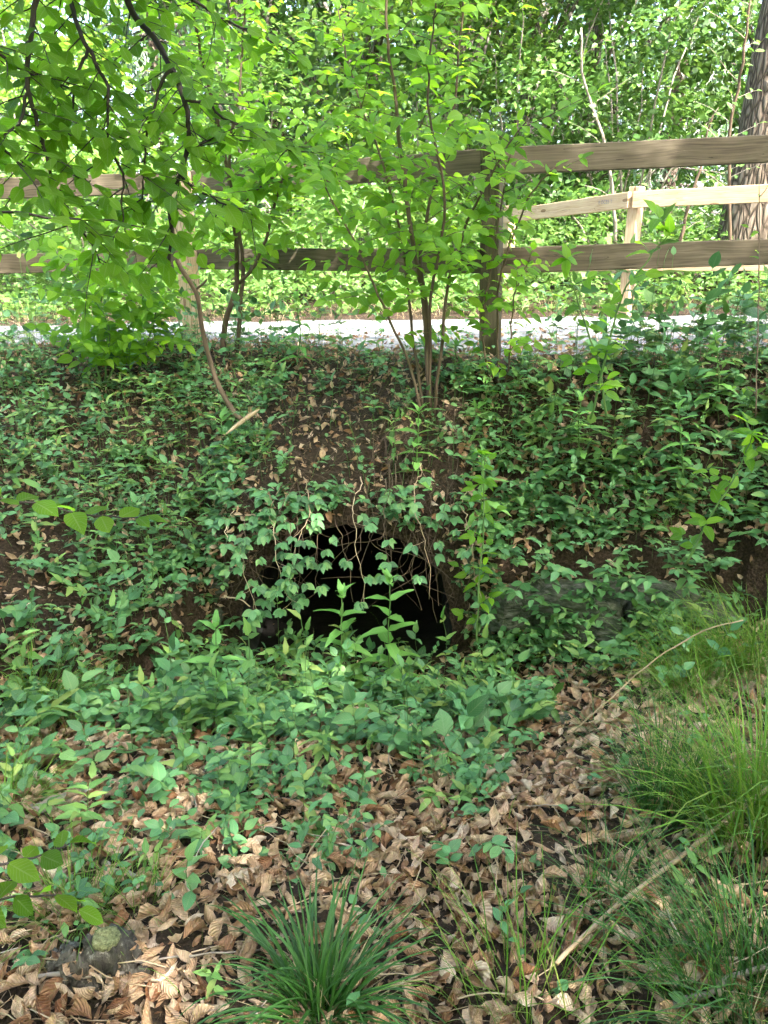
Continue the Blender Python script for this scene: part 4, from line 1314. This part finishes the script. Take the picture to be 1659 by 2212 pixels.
tussock('upright rushy grass clump in the middle of the grassy slope', on_ground(1440, 1760), 300, 0.33, 0.08, T_fine, None, M['grass'], open_=0.35)
tussock('tall dense grass clump at the right edge of the slope', on_ground(1640, 1800), 480, 0.46, 0.13, T_fine, None, M['grass2'], lean=(-0.15, 0, 0), open_=0.4)
tussock('long-bladed grass clump in the lower right corner', on_ground(1610, 2190), 330, 0.38, 0.12, T_fine, None, M['grass'], lean=(-0.2, 0, 0.0), open_=0.5)
tussock('grass clump below the end of the boulder wall', on_ground(1500, 1480), 380, 0.34, 0.14, T_fine, None, M['grass2'], lean=(-0.2, -0.15, 0), open_=0.6)
tussock('upper grass clump beneath the leaning cane at the right edge', on_ground(1630, 1450), 420, 0.4, 0.15, T_fine, None, M['grass2'], lean=(-0.3, -0.1, 0), open_=0.5)
tussock('small broad-bladed tuft growing among the leaves below the slab', on_ground(1285, 1585), 30, 0.2, 0.03, T_blade, None, M['grass'])
tussock('sparse grass tuft right of the dark tussock', on_ground(1130, 2180), 90, 0.3, 0.14, T_fine, None, M['grass2'], open_=0.5)
tussock('thin upright blades beside the long pale stick', on_ground(1300, 1960), 60, 0.3, 0.06, T_fine, None, M['grass'], open_=0.3)

GRASSR = [(1370, 1500), (1420, 1330), (1560, 1240), (2100, 1200), (2100, 2400), (1330, 2400), (1380, 2050), (1390, 1800)]
def grass_field(name, label, n, length, poly, dens, T, mat, y1=5.6, y0=0.7, sp=0.35, x0=-3.2, x1=3.2):
    P = scatter(n, x0, x1, y0, y1)
    px, py, z = project(P)
    k = in_poly(px, py, poly) & (rng.random(len(P)) < dens * np.clip(0.5 + 1.6 * vnoise(P[:, 0] * 5, P[:, 1] * 5, 31), 0.05, 1))
    P = P[k]
    P[:, 2] -= 0.01
    D = unit(UP[None] + rng.normal(0, sp, (len(P), 3)))
    N = UP[None] - D * (D @ UP)[:, None] + rng.normal(0, 0.2, (len(P), 3))
    o = leaf_mass(name, T, (P, D, N, length * rng.uniform(0.4, 1.1, len(P))), mat)
    return tag(o, label, 'grass', kind='stuff')
grass_field('grass', 'thin green grass growing over the slope on the right', 22000, 0.25, GRASSR, 1.0, T_fine, M['grass2'])
grass_field('dry_grass', 'straw-coloured dry grass blades matted on the right slope', 9000, 0.22, GRASSR, 0.9, T_fine, M['straw'], sp=1.6)
grass_field('grass', 'sparse green blades between the fallen leaves and ground plants', 9000, 0.16, [(-300, 760), (2000, 760), (2000, 1700), (1200, 2250), (-300, 2250)], 0.25, T_fine, M['grass2'])

# ------------------------------------------------------------------ sticks, logs, stump, cones
def stick(name, label, points, r0, r1, mat, grp=None, cat='stick', lift=0.012, amp=0.012, sides=7):
    P0 = []
    for q in points:
        if len(q) == 2:
            g = on_ground(*q); P0.append(g + UP * (lift + max(r0, r1)))
        else:
            P0.append(at(*q))
    sp = wobble(smooth_path(P0, 5), amp)
    c = sp.mean(0)
    tb = Tubes(); tb.add(sp - c, np.linspace(r0, r1, len(sp)) * (1 + 0.12 * np.sin(np.arange(len(sp)) * 2.1)), sides)
    o = tb.build(name, M[mat], None)
    o.location = tuple(c)
    return tag(o, label, cat, grp)

stick('fallen_stick', 'long straight pale stick slanting across the grass at the lower right', [(1195, 2150), (1300, 2045), (1440, 1930), (1560, 1830), (1700, 1725)], 0.0045, 0.0065, 'twig_pale', lift=0.08, amp=0.006)
stick('fallen_stick', 'long thin dry stalk arching up through the grass below the boulders', [(1010, 1790), (1120, 1690, 2.33), (1270, 1560, 2.35), (1400, 1440, 2.38), (1500, 1375, 2.36), (1605, 1340, 2.3)], 0.0032, 0.002, 'twig_pale')
stick('fallen_stick', 'grey dead stick lying below the long pale stick in the corner', [(1430, 2215), (1530, 2170), (1640, 2110), (1740, 2060)], 0.008, 0.006, 'twig_grey', lift=0.02)
stick('fallen_stick', 'thin pale stick leaning over the leaf drift in the middle right', [(1150, 1700), (1210, 1660), (1260, 1610)], 0.004, 0.003, 'twig_pale')
stick('fallen_stick', 'straight straw stick pointing at the stump across the bottom left', [(260, 2190), (380, 2110), (500, 2030), (560, 1960)], 0.003, 0.002, 'twig_pale')
stick('fallen_stick', 'brown twig across the leaves just below the stump', [(90, 2020), (210, 2075), (330, 2085), (470, 2070), (580, 2060)], 0.0035, 0.002, 'twig_grey')
stick('fallen_stick', 'dark crooked twig beside the grass tussock', [(360, 2150), (400, 2110), (430, 2080), (455, 2060)], 0.006, 0.004, 'twig_brown')
stick('fallen_stick', 'grey branch end half buried in leaves at the left', [(0, 2110), (90, 2120), (190, 2125), (270, 2115)], 0.006, 0.004, 'twig_grey')
stick('fallen_stick', 'thin twig on the leaves at the edge of the green cover', [(770, 1830), (860, 1790), (950, 1745), (1010, 1700)], 0.003, 0.002, 'twig_grey')
stick('fallen_stick', 'short thick grey stick between the two grass tufts on the left', [(225, 1875), (260, 1895), (300, 1915)], 0.008, 0.007, 'twig_grey')
stick('fallen_stick', 'brown stick lying in shade under the boulder wall', [(985, 1540), (1040, 1480), (1110, 1440), (1200, 1425)], 0.007, 0.005, 'twig_brown')
stick('fallen_stick', 'white curved stick poking out at the left of the culvert', [(490, 1290, 3.1), (520, 1293, 3.08), (540, 1310, 3.05)], 0.004, 0.0025, 'twig_pale', amp=0.004)
# thin twigs strewn among the leaves
for k in range(46):
    x = rng.uniform(-1.0, 1.15); y = rng.uniform(1.0, 2.4)
    a = rng.random() * 3.14; l_ = rng.uniform(0.08, 0.26)
    q = []
    for t in np.linspace(-0.5, 0.5, 4):
        xx, yy = x + math.cos(a) * l_ * t, y + math.sin(a) * l_ * t
        q.append(np.array([xx, yy, gz(xx, yy) + 0.035 + rng.uniform(0, 0.012)]))
    sp = wobble(smooth_path(q, 3), 0.008); c = sp.mean(0)
    tb = Tubes(); tb.add(sp - c, np.linspace(0.0022, 0.0012, len(sp)), 5)
    o = tb.build('dead_twig', M[('twig_pale', 'twig_grey', 'twig_brown')[k % 3]], None); o.location = tuple(c)
    wd = ('pale straw-coloured', 'grey', 'dark brown')[k % 3]
    tag(o, 'short thin %s twig lying loose among the fallen beech leaves' % wd, 'twig', '%s twigs on the leaf litter' % wd)

# the broken branch that hangs from the tree down to the bank
bb = empty('broken_branch', on_ground(520, 905), 'bare brown broken branch slanting down to the bank with a pale split end', 'branch')
tb = Tubes(); sp = wobble(smooth_path(pts((362, 395, 3.5), (368, 470, 3.55), (384, 560, 3.6), (423, 628, 3.65), (436, 700, 3.7), (446, 745, 3.72), (468, 820, 3.72), (500, 880, 3.68), (522, 906, 3.64)), 5), 0.008)
tb.add(sp, np.linspace(0.009, 0.013, len(sp)), 8); tb.build('branch', M['twig_brown'], bb)
tb = Tubes(); sp = smooth_path(pts((422, 626, 3.65), (440, 612, 3.6), (447, 603, 3.58)), 3); tb.add(sp, np.linspace(0.006, 0.004, len(sp)), 6); tb.build('stub', M['twig_brown'], bb)
tb = Tubes(); sp = smooth_path(pts((488, 938, 3.58), (515, 916, 3.62), (540, 898, 3.64), (560, 884, 3.64)), 4); tb.add(sp, np.array([0.002, 0.005, 0.008, 0.009, 0.0105, 0.011, 0.0115, 0.0115, 0.0105, 0.011, 0.009, 0.006, 0.002])[:len(sp)], 7); tb.build('split_end', M['twig_pale'], bb)

def log(label, a, b, r_, mat='logbark', name='fallen_log'):
    A = on_ground(*a) + UP * r_ * 0.6; B = on_ground(*b) + UP * r_ * 0.6
    root = empty(name, A, label, 'log')
    sp = wobble(smooth_path([A, (A + B) / 2, B], 6), 0.01)
    tb = Tubes(); tb.add(sp, r_ * (1 + 0.08 * np.sin(np.arange(len(sp)) * 1.7)), 14, False); tb.build('log_bark', M[mat], root)
    for e, s in ((0, 1), (-1, -2)):
        d = unit(sp[e] - sp[s]); t2 = Tubes(); t2.add(np.array([sp[e] - d * 0.004, sp[e] + d * 0.0005]), r_ * 0.985, 14); t2.build('cut_end', M['logend'], root)
    return root
log('short sawn log with a dark cut end lying among cones and leaves', (392, 1742), (478, 1712), 0.022)
log('pale rotten branch piece lying in the green cover', (388, 1572), (452, 1535), 0.02, 'twig_pale')
log('grey log half hidden by grass at the left edge', (60, 1765), (190, 1722), 0.022, 'twig_grey')

# rotten stump with a lichen cap
sb = on_ground(215, 2105)
stump = empty('rotten_stump', sb, 'small rotten black and white stump capped with yellow-green lichen', 'stump')
def crag(name, c, r_, h, seed, mat, top=0.75, n=30, m_=12):
    """ragged upright lump of rotten wood with deep vertical furrows"""
    V, Q = [], []
    for i in range(m_ + 1):
        t = i / m_
        for k in range(n):
            a = k * 2 * math.pi / n
            p = Vector((math.cos(a) * 2.2, math.sin(a) * 2.2, t * 1.2 + seed))
            rr = r_ * (1 - (1 - top) * t) * (1 + 0.55 * mnoise.noise(p) + 0.35 * mnoise.noise(p * 3.1) + 0.18 * mnoise.noise(p * 7))
            if i == m_: rr *= 0.35
            V.append((rr * math.cos(a), rr * math.sin(a), h * t + (0.22 * h * mnoise.noise(p * 1.6) if t > 0.5 else 0)))
    for i in range(m_):
        for k in range(n):
            Q.append((i * n + k, i * n + (k + 1) % n, (i + 1) * n + (k + 1) % n, (i + 1) * n + k))
    return mesh_np(name, np.array(V), np.array(Q), np.full(len(Q), 4), None, mat)
for i, (dx, dy, r_, h) in enumerate([(0.022, 0.012, 0.052, 0.10), (-0.035, -0.005, 0.045, 0.09), (-0.085, 0.01, 0.036, 0.06), (0.0, -0.04, 0.035, 0.045), (0.085, 0.0, 0.026, 0.04), (-0.05, -0.045, 0.022, 0.035)]):
    link('wood_chunk', crag('wood_chunk', None, r_, h, 3.7 * i, M['rotten']), stump, None, sb + np.array([dx, dy, -0.012]))
cv, cq = [], []
for i in range(6):
    for k in range(22):
        a = k * 2 * math.pi / 22; r_ = 0.031 * [0.02, 0.4, 0.75, 1.0, 1.0, 0.6][i] * (1 + 0.22 * mnoise.noise(Vector((math.cos(a) * 1.6, math.sin(a) * 1.6, 5.0))))
        cv.append((r_ * math.cos(a), r_ * 0.85 * math.sin(a), [0.002, 0.004, 0.005, 0.002, -0.008, -0.014][i] + 0.006 * mnoise.noise(Vector((r_ * math.cos(a) * 60, r_ * math.sin(a) * 60, 1)))))
for i in range(5):
    for k in range(22):
        cq.append((i * 22 + k, i * 22 + (k + 1) % 22, (i + 1) * 22 + (k + 1) % 22, (i + 1) * 22 + k))
o = link('lichen_cap', mesh_np('lichen_cap', np.array(cv), np.array(cq), np.full(len(cq), 4), None, M['lichen']), stump, None, sb + np.array([0.022, 0.008, 0.095]))
o.rotation_euler = (0.12, 0.1, 0.3)

def cone_mesh():
    V, Q, U = [], [], []
    n = 0
    tbc = Tubes()
    rows = 16
    for i in range(rows):
        t = (i + 0.5) / rows
        r_ = 0.16 * math.sin(math.pi * (0.12 + 0.84 * t)) ** 0.7
        for k in range(8):
            a = (k + 0.5 * (i % 2)) * 2 * math.pi / 8 + i * 0.1
            cx, sx = math.cos(a), math.sin(a)
            o_ = np.array([t - 0.5, r_ * 0.75 * cx, r_ * 0.75 * sx]); out = np.array([0.10, cx * 0.07, sx * 0.07]); sd = np.array([0, -sx, cx]) * (0.5 * r_ + 0.01)
            vs = [o_ - sd * 0.6, o_ + sd * 0.6, o_ + out + sd * 0.45, o_ + out - sd * 0.45]
            V += vs; U += [(0, 0, random.random())] * 4; Q.append((n, n + 1, n + 2, n + 3)); n += 4
    m_ = 10
    for i in range(9):
        t = i / 8; r_ = 0.13 * math.sin(math.pi * (0.03 + 0.94 * t)) ** 0.7
        for k in range(m_):
            a = k * 6.283 / m_
            V.append(np.array([t - 0.5, r_ * math.cos(a), r_ * math.sin(a)])); U.append((0, 0, 0.1))
    for i in range(8):
        for k in range(m_):
            Q.append((n + i * m_ + k, n + i * m_ + (k + 1) % m_, n + (i + 1) * m_ + (k + 1) % m_, n + (i + 1) * m_ + k))
    return mesh_np('spruce_cone', np.array(V), np.array(Q), np.full(len(Q), 4), np.array(U), M['cone'])
cm = cone_mesh()
for i, (px, py, a, lb) in enumerate([(352, 1712, 1.3, 'spruce cone standing on end beside the sawn log, the farther of two'), (382, 1722, 1.1, 'spruce cone leaning against the sawn log'), (300, 1772, 0.1, 'spruce cone lying sideways below the grey log'), (360, 1768, 0.0, 'dark spruce cone under a rust-coloured leaf'), (400, 1800, 0.2, 'spruce cone in front of the sawn log'), (540, 2070, 0.05, 'spruce cone beside the dark grass tussock'), (1262, 885, 0.2, 'spruce cone on the bank rim below the fence'), (560, 1905, 0.3, 'spruce cone among leaves above the dark grass tussock')]):
    p = on_ground(px, py)
    o = bpy.data.objects.new('spruce_cone', cm); COL.objects.link(o)
    L_ = 0.085 if i < 6 else 0.09
    o.location = tuple(p + UP * (0.03 + 0.012 * (a > 1))); o.scale = (L_, L_, L_); o.rotation_euler = (0.3 * i, -a * 0.6, 0.4 * i - 0.6)
    tag(o, lb, 'cone', 'spruce cones on the leaf litter')
# ------------------------------------------------------------------ beyond the lane: verge and weeds
def back_scatter(n, x0, x1, y0, y1):
    x = rng.uniform(x0, x1, n); y = rng.uniform(y0, y1, n)
    return np.stack([x, y, ground_z(x, y)], 1)

Pv = back_scatter(9000, -6, 6, 6.0, 9.5)
k = (Pv[:, 1] > road_far(Pv[:, 0]) + 0.05) & (Pv[:, 1] < road_far(Pv[:, 0]) + 0.9)
Pv = Pv[k]
D = unit(UP[None] + rng.normal(0, 0.5, (len(Pv), 3)))
o = leaf_mass('verge_grass', T_fine, (Pv, D, UP[None] - D * (D @ UP)[:, None] + rng.normal(0, .2, D.shape), rng.uniform(0.1, 0.26, len(Pv))), M['straw'])
tag(o, 'dry yellow grass along the far edge of the lane', 'grass', kind='stuff')

WL = Leaves()
Pw = back_scatter(13500, -7, 6.5, 6.6, 13)
for p in Pw:
    e = p[1] - float(road_far(p[0])) - 0.38
    if e < 0 or rng.random() > 0.9: continue
    hmax = min(0.12 + 0.4 * e, 0.95) * (0.6 + 0.8 * (vnoise(p[0] * 1.3, p[1] * 1.3, 41) + 0.5))
    for _ in range(5):
        h = hmax * rng.random() ** 0.6
        d = unit(rnd3(1) * np.array([1, 1, 0.3]))
        WL.add(p + np.array([rng.normal(0, .06), rng.normal(0, .06), h]), d, unit(UP + rnd3(0.55) + np.array([0, -0.15, 0])), rng.choice([0.04, 0.06, 0.09]) * rng.uniform(0.8, 1.2))
o = leaf_mass('roadside_weeds', T_far, WL.arrays(), M['weed'])
tag(o, 'sunny bright green weeds growing behind the far verge', 'weeds', kind='stuff')

# ------------------------------------------------------------------ bushes and trees behind the lane
def crown_leaves(L, c, rad, n, size, clumps, r=0.33, shell=0.55, flat=0.38):
    c = np.array(c, float); rad = np.array(rad, float)
    u = unit(rng.normal(0, 1, (clumps, 3)))
    rr = shell + (1 - shell) * rng.random((clumps, 1)) ** 0.6
    cc = c + u * rr * rad
    per = n // clumps
    for k in range(clumps):
        w = rng.normal(0, 1, (per, 3)) * np.array([r, r, r * flat]) * rng.uniform(0.6, 1.3)
        p = cc[k] + w
        d = unit(rng.normal(0, 1, (per, 3)) * np.array([1, 1, 0.4]) + u[k] * 0.4 - np.array([0, 0, 0.25]))
        nn = unit(UP[None] * 0.9 + u[k] * 0.35 + rng.normal(0, 0.45, (per, 3)))
        s = size * rng.uniform(0.65, 1.2, per)
        L.p += list(p); L.d += list(d); L.n += list(nn); L.s += list(s)
    return cc

def bush(label, x, y, rad, h, n, size, mat='back', name='bush', grp='bushes behind the lane', T=T_mid, clumps=60, r=0.28):
    g = gz(x, y)
    root = empty(name, (x, y, g), label, 'bush', grp)
    L0 = Leaves()
    cc = crown_leaves(L0, (x, y, g + h * 0.52), (rad, rad * 0.8, h * 0.5), n, size, clumps, r, 0.35)
    tb = Tubes()
    for q in cc[:: max(1, len(cc) // 9)]:
        sp = wobble(smooth_path([(x + rng.normal(0, .1), y + rng.normal(0, .1), g - 0.05), (x * .5 + q[0] * .5, y * .5 + q[1] * .5, g + (q[2] - g) * 0.6), q], 4), 0.06)
        tb.add(sp, np.linspace(0.018, 0.006, len(sp)), 5, False)
    tb.build('stems', M['twig_grey'], root)
    leaf_mass('foliage', T, L0.arrays(), M[mat], root)

bush('light green hazel bush above the right fence rails', 3.0, 10.4, 1.6, 5.2, 7500, 0.085)
bush('broad leafy bush between the dark fence post and the thick trunk', 1.8, 11.2, 1.7, 5.4, 7500, 0.085, 'back_dark')
bush('bush right of the thick tree trunk', 6.1, 10.2, 1.5, 5.0, 4600, 0.09)
bush('tall bush behind the middle shrub', 0.6, 12.0, 1.7, 5.4, 6500, 0.1, 'back_light')
bush('dark bush low behind the new fence', 2.9, 11.6, 1.5, 2.6, 3200, 0.09, 'back_dark')
bush('bright yellow-green bush behind the left fence panel', -3.3, 9.2, 1.5, 1.9, 3000, 0.085, 'weed')
bush('bright bush between the pale post and the middle shrub', -0.6, 9.8, 1.2, 1.5, 2200, 0.085, 'weed')
bush('pale leafy bush behind the two-stemmed sapling', -1.9, 12.5, 1.6, 4.2, 5000, 0.1)
bush('tall leafy bush at the far left behind the beech leaves', -4.8, 11.5, 1.9, 5.2, 6000, 0.1, 'back_light')

def tree_trunk(tb, x, y, h, r0, lean=(0, 0), sides=14, amp=0.05):
    g = gz(x, y)
    n = 14
    P0 = [np.array([x + lean[0] * t, y + lean[1] * t, g - 0.3 + (h + 0.3) * t]) for t in np.linspace(0, 1, n)]
    sp = wobble(np.array(P0), amp)
    t = np.linspace(0, 1, n)
    tb.add(sp, r0 * (1 - 0.75 * t) * (1 + 0.45 * np.exp(-t * 22)), sides)
    return sp

def broadleaf(label, x, y, h, r0, crown, n, size, bark='bark_grey', mat='back', lean=(0, 0), name='woodland_tree', clumps=70, r=0.5, T=T_far, grp='trees of the wood behind the lane'):
    g = gz(x, y)
    root = empty(name, (x, y, g), label, 'tree', grp)
    tb = Tubes(); sp = tree_trunk(tb, x, y, h, r0, lean)
    ob = tb.build('trunk', M[bark], root)
    L0 = Leaves()
    cz, cr, ch = crown; n = int(n * 1.5)
    cc = crown_leaves(L0, (x + lean[0] * 0.7, y + lean[1] * 0.7, g + cz), (cr, cr, ch), n, size, clumps, r)
    tb = Tubes()
    for q in cc[:: max(1, len(cc) // 12)]:
        i = int(np.clip((q[2] - g) / h * 10, 4, 12)) - 2
        s2 = wobble(smooth_path([sp[i], sp[i] * 0.45 + q * 0.55 + UP * 0.2, q], 4), 0.08)
        tb.add(s2, np.linspace(r0 * 0.3, 0.012, len(s2)), 5, False)
    tb.build('limbs', M[bark], root)
    leaf_mass('crown', T, L0.arrays(), M[mat], root)

def spruce(label, x, y, h, r0, rad, low, n_whorl, size=0.5, per=14, grp='spruces of the wood behind the lane'):
    g = gz(x, y)
    root = empty('spruce_tree', (x, y, g), label, 'tree', grp)
    tb = Tubes(); sp = tree_trunk(tb, x, y, h, r0, amp=0.03)
    tb.build('trunk', M['bark'], root)
    L0 = Leaves(); tb = Tubes()
    for i in range(n_whorl):
        z = low + (h - low) * (i / n_whorl)
        R_ = rad * (1 - 0.85 * i / n_whorl)
        for k in range(7):
            a = rng.random() * 6.283
            hd = np.array([math.cos(a), math.sin(a), 0])
            b0 = np.array([x, y, g + z + rng.normal(0, 0.1)])
            q = [b0, b0 + hd * R_ * 0.5 - UP * R_ * 0.06, b0 + hd * R_ - UP * R_ * 0.22]
            path = smooth_path(q, 5)
            tb.add(path, np.linspace(0.025, 0.006, len(path)), 4, False)
            lat = np.cross(UP, hd)
            for m_ in range(per * 2):
                f = rng.uniform(0.15, 1)
                p = np.array([np.interp(f, np.linspace(0, 1, len(path)), path[:, c]) for c in range(3)])
                L0.add(p + lat * rng.normal(0, 0.18), unit(-UP * rng.uniform(0.5, 1.4) + lat * rng.normal(0, 0.6) + hd * 0.4), unit(hd + lat * rng.normal(0, 0.7) + UP * 0.3), size * rng.uniform(0.5, 1.15))
    tb.build('limbs', M['bark_grey'], root)
    leaf_mass('crown', T_strip, L0.arrays(), M['needle'], root)

broadleaf('thick reddish-brown rough-barked trunk rising behind the right fence rails', 3.95, 8.7, 11, 0.41, (8.6, 2.4, 1.8), 2200, 0.16, 'bark', lean=(0.45, 0), r=0.6)
broadleaf('grey trunk showing through leaves behind the dark fence post', 1.05, 13.5, 8.5, 0.16, (6.2, 2.0, 2.2), 2600, 0.16)
broadleaf('slim grey trunk just above the new fence corner', 2.6, 15.0, 8.5, 0.18, (6, 2.4, 2.4), 3200, 0.17, mat='back_dark')
broadleaf('slim dark trunk seen between the sapling and the pale post', -2.35, 14.5, 8.5, 0.15, (6, 2.2, 2.3), 3000, 0.17)
broadleaf('leafy tree filling the top behind the middle shrub', -0.4, 17.0, 9, 0.2, (5.6, 2.7, 3), 3800, 0.19)
broadleaf('leafy tree filling the top right corner', 6.2, 14.0, 9, 0.2, (5.2, 2.7, 3), 3800, 0.18, mat='back_dark')
broadleaf('leafy tree behind the bushes at the right', 4.2, 17.5, 9, 0.2, (5, 3, 3.4), 3800, 0.2, mat='back_dark')
broadleaf('leafy tree at the far left edge behind the fence', -7.5, 15.0, 9, 0.2, (5, 3, 3.4), 3600, 0.2)
spruce('grey-green spruce with drooping twigs left of the middle shrub', -2.3, 18.5, 10.5, 0.2, 2.6, 1.4, 20)
spruce('spruce with hanging twigs behind the two-stemmed sapling', -5.0, 19.0, 10.5, 0.2, 2.6, 1.4, 20)
spruce('dark spruce standing behind the dark fence post', 2.0, 21.0, 11, 0.25, 2.8, 1.4, 20)
spruce('spruce far back at the right', 7.5, 22.0, 11, 0.25, 2.8, 1.4, 20)
spruce('spruce far back at the left edge', -9.5, 21.0, 11, 0.25, 2.8, 1.4, 20)
spruce('spruce far back in the middle', -0.2, 25.0, 12, 0.25, 2.8, 1.4, 20)

# thin bare saplings between the bushes
for i, (q, lb) in enumerate([(((1330, 520, 8.6), (1310, 330, 8.5), (1265, 180, 8.4), (1255, 60, 8.3)), 'bare pale sapling stem leaning left above the fence'),
                             (((1470, 520, 8.2), (1490, 420, 8.2), (1515, 330, 8.2), (1540, 250, 8.1)), 'grey sapling stem leaning right beside the thick trunk'),
                             (((1575, 540, 7.9), (1570, 300, 7.8), (1600, 130, 7.7), (1625, -20, 7.6)), 'leafy sapling in front of the thick trunk')]):
    P0 = pts(*q); c = P0[0].copy(); c[2] = gz(c[0], c[1])
    P0 = [c] + P0
    root = empty('sapling', c, lb, 'sapling', 'thin saplings behind the lane')
    sp = wobble(smooth_path(P0, 5), 0.04)
    tb = Tubes(); tb.add(sp, np.linspace(0.022, 0.009, len(sp)), 7); tb.build('trunk', M['twig_brown'] if i else M['twig_grey'], root)
    tb = Tubes(); L0 = Leaves()
    grow(L0, tb, sp, 0.01, 0.22 if i < 2 else 0.1, 0.6, 0.08, 0.075, start=0.4, tw_rad=0.004)
    tb.build('twigs', M['twig_grey'], root)
    leaf_mass('foliage', T_small, L0.arrays(), M['back'], root)

# the rest of the wood, one far mass
FL = Leaves()
for k in range(190):
    x = rng.uniform(-26, 26); y = rng.uniform(26, 36)
    crown_leaves(FL, (x, y, rng.uniform(1.5, 9.5)), (2.2, 1.6, 1.8), 220, 0.42, 10, 0.7)
o = leaf_mass('distant_wood', T_far, FL.arrays(), M['back'])
tag(o, 'far mass of woodland foliage closing the view behind the lane', 'woodland', kind='stuff')

# ------------------------------------------------------------------ trees whose crowns shade the hollow
def shade_tree(label, x, y, h, r0, centre, rad, n):
    g = gz(x, y)
    root = empty('canopy_tree', (x, y, g), label, 'tree', 'beeches shading the hollow')
    tb = Tubes(); sp = tree_trunk(tb, x, y, h, r0); tb.build('trunk', M['bark_smooth'], root)
    L0 = Leaves()
    cc = crown_leaves(L0, centre, rad, n, 0.17, 90, 0.55, 0.2)
    tb = Tubes()
    for q in cc[::6]:
        s2 = wobble(smooth_path([sp[5], sp[7] * 0.4 + q * 0.6, q], 4), 0.08); tb.add(s2, np.linspace(r0 * 0.3, 0.012, len(s2)), 5, False)
    tb.build('limbs', M['bark_smooth'], root)
    leaf_mass('crown', T_far, L0.arrays(), M['beech'], root)
shade_tree('tall beech standing behind the hollow to the right', 5.6, -5.6, 12, 0.22, (5.4, -4.1, 10.0), (3.4, 2.7, 2.0), 10500)
shade_tree('tall beech standing straight behind the hollow', 0.6, -5.4, 12, 0.22, (1.2, -2.6, 10.0), (3.5, 2.8, 2.0), 12000)
shade_tree('tall beech standing on the slope right of the hollow', 9.4, -4.6, 12, 0.22, (8.3, -2.9, 9.6), (2.8, 2.6, 1.9), 8500)

# the wood goes on behind and beside the hollow
for i, (x, y, lb) in enumerate([(-7.5, -5.5, 'tree of the wood behind the hollow, far left'), (-1.0, -7.5, 'tree of the wood straight behind the hollow'), (5.5, -7.0, 'tree of the wood behind the hollow, far right'),
                                (-7.5, 1.0, 'tree standing beside the hollow on the left, out of view'), (9.0, 0.5, 'tree standing beside the hollow on the right, out of view'), (2.2, -6.0, 'low-branched tree close behind the hollow')]):
    broadleaf(lb, x, y, 11, 0.2, (4.6, 2.9, 4.4), 1900, 0.34, 'bark_smooth', 'beech', grp='trees around the hollow', clumps=80, r=0.6)
